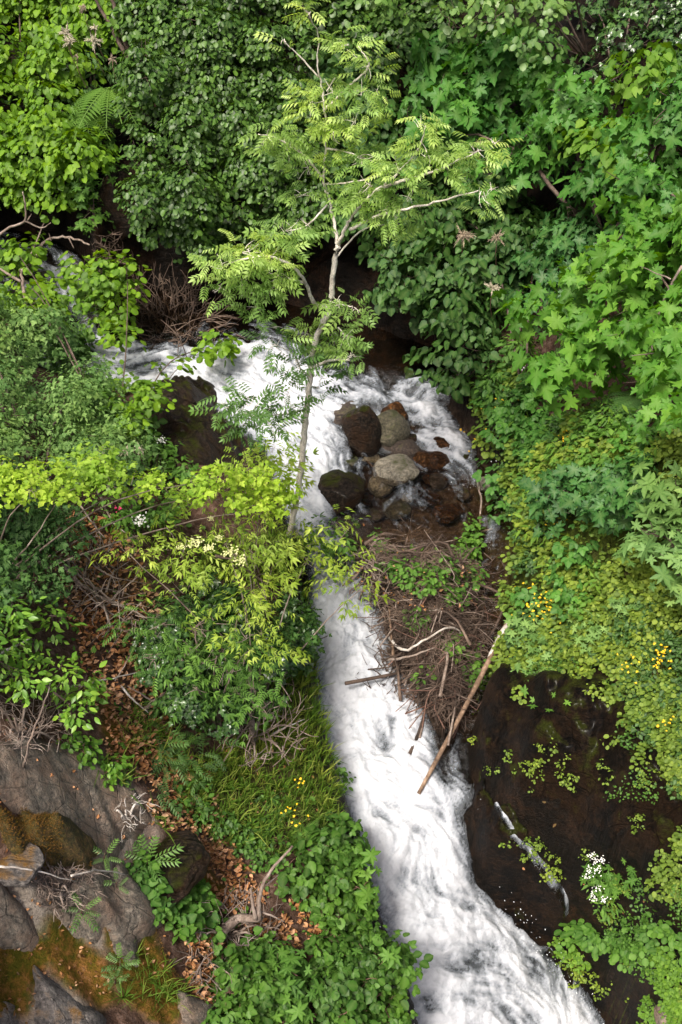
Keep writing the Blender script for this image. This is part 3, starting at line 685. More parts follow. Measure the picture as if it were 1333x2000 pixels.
shrub('linden_tree', 'dark green heart-leaved linden hanging down towards the right cascade', 'tree',
      [(640,100),(790,150),(830,300),(1000,350),(1060,480),(1000,560),(960,640),(930,700),(920,790),(870,790),(830,700),(850,640),(760,610),(710,560),(720,480),(640,420),(620,250)], 46, [L_HEART, L_HEART_B], 19, M['linden'], M['bark'], base=(900,640), pull=(.3,1.1), nobj=300, cover=1.1, rnd=.5, droop=.6, upn=.6, nb=9, twig=5)
shrub('thicket_shrub', 'dark small-leaved thicket behind the tip of the ash, top centre', 'shrub',
      [(600,-100),(900,-100),(880,60),(800,130),(700,180),(620,120)], 42, L_ROUND, 12.5, M['alder'], M['bark'], pull=(.1,.8), nobj=100, cover=1.1, nb=4)
shrub('sycamore_tree', 'large mid green sycamore with five-lobed leaves at the upper right', 'tree',
      [[(780,140),(850,50),(900,120),(960,100),(1040,80),(1120,140),(1190,190),(1200,260),(1130,330),(1080,300),(1020,420),(960,340),(880,330),(800,290),(770,210)],[(1180,280),(1250,250),(1333,180),(1500,200),(1500,470),(1333,450),(1200,430),(1100,430),(1130,330)]], 54, [L_MAPLE, L_MAPLE_B, L_MAPLE_C], 32, M['maple'], M['bark'], base=(1180,480), pull=(.8,1.9), nobj=300, cover=1.05, rnd=.6, droop=.6, upn=.55, nb=10, twig=5, flat=.8, spread=.85, br=.03)
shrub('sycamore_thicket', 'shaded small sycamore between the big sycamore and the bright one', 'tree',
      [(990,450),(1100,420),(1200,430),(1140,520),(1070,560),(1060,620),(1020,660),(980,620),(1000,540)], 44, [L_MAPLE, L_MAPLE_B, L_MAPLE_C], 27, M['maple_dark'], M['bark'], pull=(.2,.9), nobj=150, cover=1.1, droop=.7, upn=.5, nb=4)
shrub('lime_green_linden', 'lime green linden sapling beside the dark rock hollow at the top right', 'tree',
      [[(1185,130),(1240,105),(1290,120),(1310,190),(1250,225),(1195,200)],[(1100,240),(1180,225),(1260,240),(1250,300),(1190,330),(1120,290)]], 34, L_HEART, 20, M['lime'], M['bark'], base=(1260,260), pull=(1.3,2.0), nobj=200, cover=1.2, droop=.6, upn=.5, nb=5)
shrub('alder_tree', 'pale alder branch with round leaves hanging in from the top edge', 'tree',
      [[(640,-120),(1150,-120),(1130,10),(1120,40),(1050,50),(960,70),(900,50),(820,30),(700,40)],[(980,40),(1060,40),(1080,100),(990,80)]], 34, L_ROUND, 17, M['alder_top'], M['bark'], base=(1150,120), pull=(2.4,3.4), nobj=200, cover=.62, droop=.6, nb=6, spacing=1.5)
shrub('sycamore_tree', 'bright green sycamore leaning in from the right edge with pale new leaves', 'tree',
      [(1055,580),(1130,520),(1180,445),(1260,430),(1420,420),(1480,900),(1333,850),(1290,790),(1200,745),(1130,730),(1090,680),(1130,620),(1070,620)], 52, [L_MAPLE, L_MAPLE_B, L_MAPLE_C], 36, M['maple_bright'], M['bark'], base=(1420,760), pull=(1.3,2.3), nobj=300, cover=1.0, rnd=.6, droop=.6, upn=.6, nb=10, twig=5, spread=.85)
shrub('ivy_curtain', 'dark ivy hanging on the rock wall in the top right corner', 'ivy',
      [(1285,-80),(1500,-80),(1500,220),(1330,180),(1290,120)], 36, L_IVY, 14, M['ivy'], M['bark'], pull=(.1,.5), cover=1.4, nb=3)
shrub('sycamore_sapling', 'blue-green sycamore sapling on the mossy right bank above the yellow flowers', 'tree',
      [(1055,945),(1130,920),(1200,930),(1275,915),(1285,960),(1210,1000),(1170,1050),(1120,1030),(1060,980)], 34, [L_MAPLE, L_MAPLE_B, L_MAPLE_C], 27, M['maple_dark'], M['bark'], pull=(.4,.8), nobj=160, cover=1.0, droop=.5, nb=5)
shrub('rhododendron_bush', 'light green bush with whorled pointed leaves at the right edge', 'bush',
      [(1225,1000),(1290,960),(1333,930),(1500,940),(1500,1180),(1333,1130),(1260,1090)], 40, [L_WHORL, L_WHORL_B], 52, M['pale'], M['bark'], pull=(.4,1.), nobj=160, cover=1.5, nb=4, twig=2)
shrub('low_green_shrub', 'dark leafy undergrowth under the right hand trees above the yellow flowers', 'shrub',
      [[(930,700),(1000,640),(1080,690),(1130,760),(1080,770),(1000,740),(940,800)],[(850,340),(1000,400),(1100,560),(1000,600),(950,500)]], 34, L_LAUREL, 17, M['herb'], M['bark'], pull=(.05,.4), nobj=80, cover=1.0, nb=3)

shrub('dark_thicket', 'black-green creeper sparsely covering the dark hollow at the top right', 'shrub',
      [(1120,-80),(1300,-80),(1290,110),(1200,130),(1190,190),(1130,150)], 40, L_IVY, 15, M['ivy'], M['bark'], pull=(.2,.9), nobj=0, cover=.4, nb=4)

# ================================================================ LEFT BANK
shrub('alder_sapling', 'round-leaved alder sapling on the left bank with a branch over the white water', 'tree',
      [[(145,500),(240,490),(270,560),(250,640),(270,670),(215,690),(160,600)],[(240,750),(300,760),(300,810),(260,850),(225,800)],[(290,710),(360,690),(420,655),(470,650),(520,590),(545,600),(500,650),(460,700),(400,690),(320,760)],[(-20,470),(60,480),(120,560),(140,630),(60,640),(-20,600)]],
      28, [L_ROUND, L_ROUND_B], 16, M['hazel'], M['bark'], base=(230,880), pull=(.9,1.4), nobj=300, cover=.85, droop=.35, nb=7, br=.012, spacing=1.25)
shrub('pale_shrub', 'dense pale green small-leaved shrub at the left edge beside the stream', 'shrub',
      [(-200,540),(20,540),(90,640),(160,680),(200,770),(290,850),(250,900),(120,940),(-200,1000)], 48, [L_MAPLE3, L_LANCE], 11, M['pale'], M['bark'], pull=(.7,1.6), nobj=0, cover=1.5, nb=5, shape=.7)
shrub('dark_shrub', 'blue-green shrub at the left edge below the yellow-green branch', 'shrub',
      [(-200,960),(120,970),(140,1060),(120,1140),(50,1190),(-200,1200)], 44, [L_MAPLE3, L_LANCE], 13, M['bush_dark'], M['bark'], pull=(.4,1.0), nobj=0, cover=1.4, nb=4, shape=.5)
shrub('laurel_bush', 'glossy light green laurel at the left edge above the bare rock', 'bush',
      [[(-200,1100),(20,1170),(110,1210),(130,1260),(120,1320),(50,1350),(-200,1340)],[(140,1290),(200,1290),(210,1370),(150,1400),(110,1370)]], 34, L_LAUREL, 19, M['laurel'], M['bark'], pull=(.4,.9), nobj=300, cover=1.0, nb=6, droop=.2)
shrub('field_maple', 'yellow-green field maple branch reaching in from the left edge', 'tree',
      [(-150,900),(50,920),(170,865),(220,890),(300,930),(390,940),(500,900),(560,920),(590,960),(520,1010),(440,1000),(330,980),(230,950),(120,975),(-150,970)], 26, [L_MAPLE3, L_MAPLE3, L_OVAL], 13, M['yellow'], M['dead'], base=(-20,1150), pull=(2.0,2.7), nobj=300, cover=.8, nb=8, br=.010, droop=.2)
shrub('elder_bush', 'yellow-green elder with flat cream flower heads in front of the ash trunk', 'bush',
      [[(430,930),(520,860),(585,860),(580,940),(590,1010),(700,1020),(710,1090),(740,1140),(680,1190),(620,1160),(540,1150),(470,1110),(400,1060),(360,1000)],[(190,1040),(300,1020),(390,1050),(420,1120),(360,1180),(330,1150),(250,1110)],[(470,1170),(550,1160),(570,1240),(560,1330),(510,1310),(480,1240)]],
      34, [L_ELDER, L_ELDER_B], 37, M['elder'], M['dead'], base=(500,1400), pull=(1.2,2.0), nobj=300, cover=1.25, nb=9, br=.011, twig=3, droop=.1, spacing=1.35)
shrub('elder_bush', 'mid green lower elder shoots against the dark ivy', 'bush',
      [[(330,1240),(420,1190),(470,1240),(500,1290),(440,1340),(360,1350)],[(450,1290),(520,1320),(510,1400),(460,1400)],[(240,1190),(320,1200),(330,1280),(260,1290)]], 30, [L_ELDER, L_ROWAN], 36, M['herb'], M['dead'], base=(430,1440), pull=(.8,1.3), nobj=200, cover=1.2, nb=6, twig=2)
shrub('ivy_mound', 'dark glossy ivy mound under the elder', 'ivy',
      [(400,1130),(500,1180),(600,1160),(612,1270),(560,1290),(520,1370),(480,1400),(370,1400),(285,1330),(290,1230),(390,1190)], 40, L_IVY, 15, M['ivy'], M['bark'], pull=(.4,.9), nobj=300, cover=1.5, nb=3)
shrub('green_thicket', 'fresh green undergrowth between the brown rock and the elder', 'shrub',
      [[(240,860),(330,870),(400,900),(430,930),(300,930)],[(190,980),(340,980),(330,1060),(220,1040)],[(600,1040),(690,1060),(650,1100),(590,1110)]], 30, L_LAUREL, 15, M['herb'], M['bark'], pull=(.2,.7), cover=1.1, nb=3)
shrub('dark_thicket', 'dark green thicket behind the pale shrub and the sapling', 'shrub',
      [(110,640),(160,700),(200,770),(290,800),(300,860),(230,870),(170,800)], 30, L_OVAL, 16, M['bramble'], M['bark'], pull=(.3,.8), nobj=100, cover=1.2, nb=3)
shrub('bramble_patch', 'thick green bramble along the water at the bottom centre', 'bramble',
      [[(440,1870),(520,1850),(560,1900),(640,2100),(430,2120)],[(560,1700),(600,1640),(670,1610),(710,1720),(740,1800),(785,1870),(770,2000),(640,2100),(600,1900),(640,1840),(590,1760)]], 26, [L_TRI, L_WIDE, L_TRI], 22, M['bramble'], M['redstem'], base=(640,1900), pull=(.1,.4), nobj=300, cover=1.6, nb=4, droop=.2, upn=.9)
shrub('heart_leaf_patch', 'low patch of heart-shaped leaves beside the grey rock', 'plant',
      [(275,1700),(330,1730),(400,1740),(430,1790),(400,1830),(340,1820),(290,1780)], 20, L_HEART, 18, M['herb'], M['redstem'], pull=(.05,.18), nobj=200, cover=1.2, nb=0, droop=.1, upn=1.1)
shrub('heart_leaf_patch', 'tall heart-leaved plants beside the dead leaves, bottom centre', 'plant',
      [(430,1820),(500,1830),(520,1900),(560,2000),(540,2100),(420,2100),(400,1990),(440,1900)], 22, L_HEART, 19, M['herb'], M['redstem'], pull=(.05,.25), nobj=200, cover=1.2, nb=0, droop=.1, upn=1.0)
shrub('whorled_plant', 'whorl-leaved spurge among the bramble at the bottom edge', 'plant',
      [[(530,1870),(570,1880),(590,1960),(600,2020),(540,2010)],[(690,1690),(715,1690),(720,1730),(690,1740)],[(700,1830),(740,1850),(750,1890),(700,1890)]], 24, [L_WHORL, L_WHORL_B], 44, M['herb'], M['redstem'], pull=(.35,.5), nobj=60, cover=1.6, nb=0, twig=1, upn=1.2)
shrub('evergreen_sprig', 'small glossy green sprig on the bare soil above the grey ledge', 'plant',
      [[(125,1430),(180,1435),(190,1480),(140,1485)],[(190,1470),(220,1480),(250,1520),(230,1535),(195,1510)]], 16, L_OVAL, 14, M['laurel'], M['redstem'], pull=(.05,.15), nobj=200, cover=1.3, nb=2)
# ================================================================ THE SLENDER ASH IN THE MIDDLE
_b = hit(562, 1062); Y0 = _b[1]
ash = empty('ash_tree', _b, 'slender pale-barked ash tree with feathery leaves rising over the stream', 'tree')
def ap(l): return np.array([at_y(a, b_, Y0 + c) for a, b_, c in l])
ASH_BR = [
 ('trunk', [(562,1062,0),(578,985,-.02),(590,900,0),(596,830,0),(604,760,.02),(611,690,.03),(627,640,.03),(645,600,0),(650,545,0),(656,500,0),(661,478,0)], .037, .025),
 ('leader', [(661,478,0),(652,430,.05),(642,385,.1),(632,350,.12),(637,290,.15),(633,200,.15),(620,130,.12),(622,70,.08),(604,28,.0)], .017, .004),
 ('leader', [(661,478,0),(680,435,-.1),(705,402,-.18),(735,372,-.25),(775,340,-.35),(815,295,-.45),(832,245,-.5)], .017, .004),
 ('branch', [(735,372,-.25),(790,352,-.4),(860,330,-.5),(940,292,-.6)], .018, .005),
 ('branch', [(684,448,-.1),(745,420,-.3),(840,398,-.5),(935,372,-.6)], .017, .005),
 ('branch', [(647,602,0),(615,592,-.1),(596,550,-.2),(566,516,-.35),(510,500,-.5),(440,518,-.6)], .024, .006),
 ('branch', [(596,552,-.2),(553,545,-.3),(520,572,-.4),(480,570,-.45)], .014, .005),
 ('branch', [(632,350,.12),(595,305,.1),(545,272,.0),(505,262,-.1)], .012, .004),
 ('branch', [(622,150,.12),(588,112,.1),(556,82,.05)], .008, .004),
 ('branch', [(634,215,.15),(680,170,.1),(720,130,.0),(700,90,0)], .012, .004),
 ('branch', [(637,290,.15),(680,298,.0),(735,318,-.1)], .010, .004),
 ('branch', [(636,360,.1),(690,355,.0),(760,340,-.1)], .010, .004),
 ('branch', [(608,722,.02),(628,710,-.1),(650,703,-.15),(684,704,-.2)], .020, .010),
 ('branch', [(600,800,.02),(560,808,-.2),(500,812,-.35),(440,795,-.45)], .012, .004),
 ('branch', [(607,735,.02),(588,720,-.2),(572,690,-.3),(535,672,-.4)], .010, .004),
 ('branch', [(655,505,0),(700,455,-.05),(740,440,-.1),(770,440,-.15)], .009, .004),
 ('branch', [(640,400,.1),(600,440,.0),(560,452,-.1)], .010, .004),
 ('branch', [(645,600,0),(668,595,-.1),(690,600,-.15)], .008, .004),
 ('branch', [(661,640,0),(670,650,-.1),(690,690,-.15)], .008, .004),
]
for nm, l, r0, r1 in ASH_BR: stem_part(ash, ap(l), r0, r1, M['bark_pale'], 'trunk' if nm == 'trunk' else 'branch', 8, 6 * len(l), .14, .0015 if nm == 'trunk' else .003)
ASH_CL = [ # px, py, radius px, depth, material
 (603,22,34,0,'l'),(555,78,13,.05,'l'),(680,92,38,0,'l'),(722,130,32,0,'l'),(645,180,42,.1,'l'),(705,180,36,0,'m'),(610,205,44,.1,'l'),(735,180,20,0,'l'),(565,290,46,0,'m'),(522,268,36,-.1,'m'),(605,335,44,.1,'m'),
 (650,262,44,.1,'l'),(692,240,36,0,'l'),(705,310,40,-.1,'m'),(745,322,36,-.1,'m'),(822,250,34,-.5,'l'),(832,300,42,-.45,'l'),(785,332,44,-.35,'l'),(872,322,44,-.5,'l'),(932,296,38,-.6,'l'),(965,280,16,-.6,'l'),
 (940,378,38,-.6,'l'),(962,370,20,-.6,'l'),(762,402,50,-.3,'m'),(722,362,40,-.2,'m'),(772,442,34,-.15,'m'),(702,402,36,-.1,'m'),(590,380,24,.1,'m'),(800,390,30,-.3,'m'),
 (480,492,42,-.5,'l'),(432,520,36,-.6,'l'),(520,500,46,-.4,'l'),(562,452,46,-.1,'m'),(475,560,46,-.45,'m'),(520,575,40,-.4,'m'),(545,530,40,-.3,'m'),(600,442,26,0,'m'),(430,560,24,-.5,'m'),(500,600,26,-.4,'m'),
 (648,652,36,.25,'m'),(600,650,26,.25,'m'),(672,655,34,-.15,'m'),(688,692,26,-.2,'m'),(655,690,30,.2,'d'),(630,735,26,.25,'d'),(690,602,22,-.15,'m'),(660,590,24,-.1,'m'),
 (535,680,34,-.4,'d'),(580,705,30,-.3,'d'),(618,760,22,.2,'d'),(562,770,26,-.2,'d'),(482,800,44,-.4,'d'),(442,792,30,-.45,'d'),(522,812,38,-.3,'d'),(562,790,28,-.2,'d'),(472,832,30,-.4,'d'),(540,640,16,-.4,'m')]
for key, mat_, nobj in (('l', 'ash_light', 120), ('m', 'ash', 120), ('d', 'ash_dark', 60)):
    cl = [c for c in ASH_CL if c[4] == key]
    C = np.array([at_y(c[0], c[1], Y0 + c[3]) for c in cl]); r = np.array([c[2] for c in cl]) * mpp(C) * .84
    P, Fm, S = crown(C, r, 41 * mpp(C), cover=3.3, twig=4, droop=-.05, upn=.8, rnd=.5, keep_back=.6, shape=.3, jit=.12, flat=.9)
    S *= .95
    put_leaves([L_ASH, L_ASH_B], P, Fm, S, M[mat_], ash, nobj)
    j = np.repeat(np.arange(len(C)), 5)
    twig_mesh(ash, C[j] + rvec(len(j)) * r[j][:, None] * .2, C[j] + rvec(len(j)) * r[j][:, None] * .9, .004, M['bark_pale'], seg=4, n=4)
# ================================================================ ROCKS
def rock_mat(name, a, b_, c, moss=None, mossamt=.5, rough=.85, wet=False, rust=None, strata=1.0):
    m, nt, b = newmat(name); pos = geopos(nt)
    n1 = noise_node(nt, 3.5, 8, .68, pos); n2 = noise_node(nt, 28, 8, .75, pos); n3 = noise_node(nt, 110, 4, .6, pos)
    mp = N(nt, 'ShaderNodeMapping'); mp.inputs['Rotation'].default_value = (.3, .6, R(-48)); mp.inputs['Scale'].default_value = (1.2, 7, 6); nt.links.new(pos, mp.inputs[0])
    n4 = noise_node(nt, 3.2, 9, .72, mp.outputs[0], .5)
    col = ramp(nt, math_(nt, 'ADD', math_(nt, 'MULTIPLY', n1.outputs[0], .45), math_(nt, 'MULTIPLY', n4.outputs[0], .55)), [(.36, a), (.5, b_), (.62, c)])
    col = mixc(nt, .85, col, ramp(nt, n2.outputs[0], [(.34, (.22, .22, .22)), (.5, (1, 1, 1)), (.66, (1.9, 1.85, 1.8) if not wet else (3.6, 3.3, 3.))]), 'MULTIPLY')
    if rust: col = mixc(nt, ramp(nt, n1.outputs[0], [(.42, (0,) * 3), (.6, (.9,) * 3)]), col, mixc(nt, n2.outputs[0], tuple(x * .5 for x in rust), tuple(x * 1.6 for x in rust)))
    if moss:
        up = N(nt, 'ShaderNodeSeparateXYZ'); nt.links.new(N(nt, 'ShaderNodeNewGeometry').outputs['Normal'], up.inputs[0])
        f = math_(nt, 'ADD', math_(nt, 'MULTIPLY', up.outputs[2], .35), math_(nt, 'MULTIPLY', n1.outputs[0], 1.0))
        col = mixc(nt, ramp(nt, f, [(.95 - mossamt * .5, (0,) * 3), (1.08 - mossamt * .5, (1,) * 3)]), col, mixc(nt, n2.outputs[0], tuple(x * .4 for x in moss), tuple(x * 1.5 for x in moss)))
    wv = N(nt, 'ShaderNodeMixRGB'); wv.inputs[0].default_value = .25; nt.links.new(mp.outputs[0], wv.inputs[1]); nt.links.new(n1.outputs[1], wv.inputs[2])
    vo = N(nt, 'ShaderNodeTexVoronoi', feature='DISTANCE_TO_EDGE'); vo.inputs['Scale'].default_value = .75; nt.links.new(wv.outputs[0], vo.inputs['Vector'])
    crk = ramp(nt, vo.outputs['Distance'], [(0, (0,) * 3), (.028, (1,) * 3)])
    col = mixc(nt, math_(nt, 'MULTIPLY', math_(nt, 'SUBTRACT', 1., crk), .45 * strata), col, tuple(x * .25 for x in a))
    sp = noise_node(nt, 75, 3, .6, pos); col = mixc(nt, ramp(nt, sp.outputs[0], [(.66, (0,) * 3), (.71, (.55,) * 3)]), col, tuple(min(.7, x * 1.8) for x in c))
    nt.links.new(col, b.inputs['Base Color']); b.inputs['Roughness'].default_value = rough
    if wet: b.inputs['Coat Weight'].default_value = .06; b.inputs['Coat Roughness'].default_value = .2; b.inputs['Specular IOR Level'].default_value = .12
    bump(nt, b, math_(nt, 'ADD', math_(nt, 'ADD', n2.outputs[0], math_(nt, 'MULTIPLY', n3.outputs[0], .5)), math_(nt, 'ADD', math_(nt, 'MULTIPLY', n4.outputs[0], 1.4 * strata), math_(nt, 'MULTIPLY', crk, .4 * strata))), 1.0, .05)
    return m
RM = {
 'grey': rock_mat('grey_schist', (.10,.085,.07), (.27,.232,.185), (.48,.425,.35), (.26,.14,.05), .16, .9, False, (.27,.18,.125)),
 'greymoss': rock_mat('grey_schist_with_moss', (.08,.07,.065), (.22,.195,.18), (.38,.35,.32), (.24,.12,.02), .40),
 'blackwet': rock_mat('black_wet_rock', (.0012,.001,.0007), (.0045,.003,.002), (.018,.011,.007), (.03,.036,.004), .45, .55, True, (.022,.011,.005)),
 'dark': rock_mat('dark_wet_rock', (.010,.008,.006), (.026,.020,.016), (.060,.048,.038), (.035,.042,.005), .35, .5, True, (.035,.017,.008)),
 'olive': rock_mat('olive_boulder', (.045,.040,.024), (.125,.112,.072), (.25,.225,.16), (.05,.058,.012), .5, .6, strata=.15),
 'tan': rock_mat('tan_boulder', (.18,.16,.115), (.36,.325,.25), (.52,.48,.39), (.09,.10,.03), .28, .75, strata=.15),
 'rust': rock_mat('rusty_wet_rock', (.012,.006,.003), (.045,.021,.009), (.12,.058,.022), None, 0, .35, True),
 'mossy': rock_mat('rust_moss_rock', (.03,.028,.006), (.08,.06,.012), (.18,.10,.03), (.10,.075,.012), .5, .95, strata=.2),
 'brown': rock_mat('brown_rock', (.035,.024,.018), (.09,.066,.052), (.17,.135,.11), (.07,.075,.015), .25, .7),
}
def ico(n=4):
    t = (1 + 5 ** .5) / 2
    V = [(-1,t,0),(1,t,0),(-1,-t,0),(1,-t,0),(0,-1,t),(0,1,t),(0,-1,-t),(0,1,-t),(t,0,-1),(t,0,1),(-t,0,-1),(-t,0,1)]
    F = [(0,11,5),(0,5,1),(0,1,7),(0,7,10),(0,10,11),(1,5,9),(5,11,4),(11,10,2),(10,7,6),(7,1,8),(3,9,4),(3,4,2),(3,2,6),(3,6,8),(3,8,9),(4,9,5),(2,4,11),(6,2,10),(8,6,7),(9,8,1)]
    V = [np.array(v) / np.linalg.norm(v) for v in V]
    for _ in range(n):
        c = {}; G = []
        def md(a, b_):
            k = (min(a, b_), max(a, b_))
            if k not in c: v = V[a] + V[b_]; V.append(v / np.linalg.norm(v)); c[k] = len(V) - 1
            return c[k]
        for a, b_, d in F:
            x, y, z = md(a, b_), md(b_, d), md(d, a); G += [(a, x, z), (b_, y, x), (d, z, y), (x, y, z)]
        F = G
    return np.array(V), np.array(F)
_ICO = {n: ico(n) for n in (3, 4)}
def boulder(px, py, w, h, mat, label, name='boulder', group=None, pull=0., seed=0, rot=0, depth=.9, sink=.25, n=4, tilt=0, rough=.10, z=None, facets=9):
    V, F = _ICO[n]; V = V.copy(); r_ = np.random.default_rng(seed + 100)
    for k in range(facets):         # blunt facets
        d = r_.normal(size=3); d /= np.linalg.norm(d); t = r_.uniform(.60, .88); s = V @ d; V = V - np.maximum(s - t, 0)[:, None] * d * .85
    V = V * (1 + rough * 1.3 * fbm(V[:, 0] * 1.6 + seed, V[:, 1] * 1.6, V[:, 2] * 1.6, o=2, s=seed) + rough * .5 * fbm(V[:, 0] * 6, V[:, 1] * 6, V[:, 2] * 6 + seed, o=3, s=seed + 3))[:, None]
    V = V / np.abs(V).max(0)
    c = at_z(px, py, z) if z is not None else at_pull(px, py, pull); s = mpp(c)
    hx = w * s / 2; hz = h * s / 2 / .93
    V = V * np.array((hx, hx * depth, hz))
    V = V @ np.array([[math.cos(tilt), 0, math.sin(tilt)], [0, 1, 0], [-math.sin(tilt), 0, math.cos(tilt)]])
    V = V @ np.array([[math.cos(rot), math.sin(rot), 0], [-math.sin(rot), math.cos(rot), 0], [0, 0, 1]])
    o = add(name, mesh_faces(name, V, F, RM[mat]), None, c); return tag(o, label, 'boulder', group)
BL = [
 (706,842,66,100,'dark','tall black wet boulder beside the white cascade, leftmost of the pile',1,.15),
 (757,838,74,66,'olive','large mossy olive boulder at the top of the boulder pile',2,-.1),
 (772,866,58,30,'brown','flat olive boulder leaning below the top boulder',3,.1),
 (773,916,76,46,'tan','pale tan boulder at the front of the pile, the lightest one',4,.15),
 (793,880,56,42,'brown','grey-brown boulder behind the pale front one',5,0),
 (722,888,36,34,'tan','small pale block with a stick lying against it',6,0),
 (747,877,20,18,'tan','smallest stone wedged in the middle of the boulder pile',7,0),
 (668,804,84,30,'brown','flat brown rock splitting the white water above the pile',8,.12),
 (772,806,50,40,'rust','rusty orange wet rock under the curve of the right cascade',9,0),
 (675,908,48,42,'olive','dark mossy boulder at the left foot of the pile by the white water',10,0),
 (744,948,46,36,'tan','rounded grey stone below the pale boulder, half in the shallows',11,.1),
 (797,973,22,20,'tan','small light stone alone in the brown shallows',12,0),
 (775,992,50,32,'olive','olive stone at the lower edge of the shallows above the brush',13,0),
 (826,912,50,54,'rust','rusty wet boulder right of the pale boulder',14,0),
 (856,940,34,30,'brown','brown stone washed by thin water in the shallows',15,0),
 (876,1002,56,28,'rust','rusty flat stone above the driftwood pile',16,0),
 (945,948,26,30,'tan','tan stone standing against the right bank beside the thin stick',17,0),
 (860,868,60,34,'rust','dark brown rock breaking the right cascade',18,0),
 (817,965,34,40,'rust','brown wet stone between the shallows stones',19,0),
 (805,868,26,40,'dark','dark narrow stone wedged at the right of the pile',20,0),
 (655,962,110,56,'dark','broad dark wet rock under the thin water left of the shallows',21,.2),
 (838,935,26,20,'rust','small rusty stone in the shallows between the two larger rusty ones',30,0),
 (870,930,24,18,'rust','small dark red stone under the foot of the right cascade',31,0),
 (800,940,26,18,'brown','small brown stone below the pale front boulder',32,0),
 (845,975,34,20,'rust','flat rusty stone awash in the middle of the lower shallows',33,0),
 (905,965,28,22,'brown','brown stone at the right end of the shallows',34,0),
 (715,975,34,24,'rust','rusty stone at the left end of the shallows',35,0),
 (735,1005,30,20,'brown','brown stone at the left head of the driftwood pile',36,0),
 (850,905,56,40,'rust','rusty rock ledge under the veil of the right cascade',22,0),
 (905,900,30,24,'dark','dark stone in the foot of the right cascade',23,0),
]
for i, (px, py, w, h, mt, lb, sd0, tl) in enumerate(BL):
    boulder(px, py, w * (1.22 if i < 7 else 1.15), h * (1.2 if i < 7 else 1.15), mt, lb, facets=5, group='boulders in and beside the stream', pull=(.30 if i == 3 else .22 if i in (2, 4) else .16 if i < 8 else .12 if mt == 'rust' else .09) + .0016 * h, seed=sd0, tilt=tl)
boulder(318, 1692, 190, 74, 'dark', 'dark grey layered rock in the shadow below the bare ledge', pull=.03, seed=41, tilt=.2)
boulder(30, 1690, 110, 50, 'greymoss', 'grey rock under the moss boulder at the left edge', pull=.0, seed=42)
boulder(1305, 1985, 70, 50, 'grey', 'grey stone among yellow-green moss in the bottom right corner', pull=.05, seed=43)
boulder(690, 1660, 60, 110, 'dark', 'dark mossy rock overhanging the white water on the left bank', pull=.0, seed=44, tilt=.3)
boulder(85, 400, 110, 110, 'dark', 'black mossy rock in the gully at the upper left', pull=.2, seed=45)
boulder(240, 400, 110, 150, 'dark', 'dark brown rock face under the alder in the upper gully', pull=.0, seed=46)

def rock_slab(poly, thick, mat, label, step=.022, edge=.10, seed=0, lo=1, group='grey rock slabs of the lower left slope'):
    P = hit(np.array([p[0] for p in poly], float), np.array([p[1] for p in poly], float))[:, :2]
    x0, y0 = P.min(0) - .12; x1, y1 = P.max(0) + .12
    xs = np.arange(x0, x1, step); ys = np.arange(y0, y1, step); X, Y = np.meshgrid(xs, ys)
    sd = poly_sd(X, Y, [tuple(p) for p in P]) + .07 * fbm(X * 4, Y * 4, o=4, s=seed)
    u = (X * .75 + Y * .5) * 7 + .8 * fbm(X * 2, Y * 2, s=seed + 1); led = np.clip(2.6 * np.abs(fbm(X * 3.4 + Y * 2.4, Y * 1.2 - X * .9, o=4, s=seed + 1)), 0, 1)
    Z = (base_z(X, Y) + .10 * fbm(X * 1.1, Y * 1.1, o=3, s=1) if lo else tz(X, Y)) + thick * ss(0, edge, sd) ** .6 + .085 * led ** 2 + .09 * fbm(X * 2.5, Y * 2.5, o=6, s=seed + 4, g=.6) + .03 * np.abs(fbm(X * 7 + Y * 5, Y * 3, o=4, s=seed + 8)) + .014 * fbm(X * 16, Y * 9, o=3, s=seed + 5) + .04
    Z = np.where(sd < 0, Z - .45 * ss(0, -.05, sd), Z)
    keep = sd > -.07; idm_ = -np.ones(X.shape, int); idm_[keep] = np.arange(keep.sum())
    q_ = np.stack([idm_[:-1, :-1], idm_[:-1, 1:], idm_[1:, 1:], idm_[1:, :-1]], -1).reshape(-1, 4); q_ = q_[(q_ >= 0).all(1)]
    V = np.stack([X, Y, Z], -1)[keep]; c = V.mean(0); c[2] -= .2
    o = add('rock_slab', mesh_faces('rock_slab', V - c, q_, RM[mat]), None, c); return tag(o, label, 'rock', group)
rock_slab([(50,1440),(160,1470),(255,1535),(300,1600),(255,1660),(185,1700),(150,1640),(40,1580),(-150,1540),(-150,1470)], .10, 'grey', 'long bare grey ledge running down from the brown soil')
rock_slab([(-150,1740),(10,1730),(60,1780),(80,1830),(60,1850),(-150,1820)], .12, 'grey', 'light grey slab at the left edge above the orange moss')
rock_slab([(140,1720),(240,1680),(285,1740),(305,1800),(265,1840),(270,1890),(225,1860),(200,1800),(190,1850),(110,1790)], .08, 'grey', 'smooth grey slab with mossy cracks in the middle of the slope')
rock_slab([(65,1890),(120,1930),(200,1990),(230,2100),(60,2130)], .10, 'greymoss', 'dark grey slab between moss cushions at the bottom edge')
rock_slab([(355,1950),(415,1975),(440,2100),(350,2100)], .10, 'grey', 'small grey slab at the bottom edge beside the bramble')
rock_slab([(-100,1930),(20,1960),(30,2010),(-100,2040)], .06, 'greymoss', 'half buried slab in the bottom left corner')

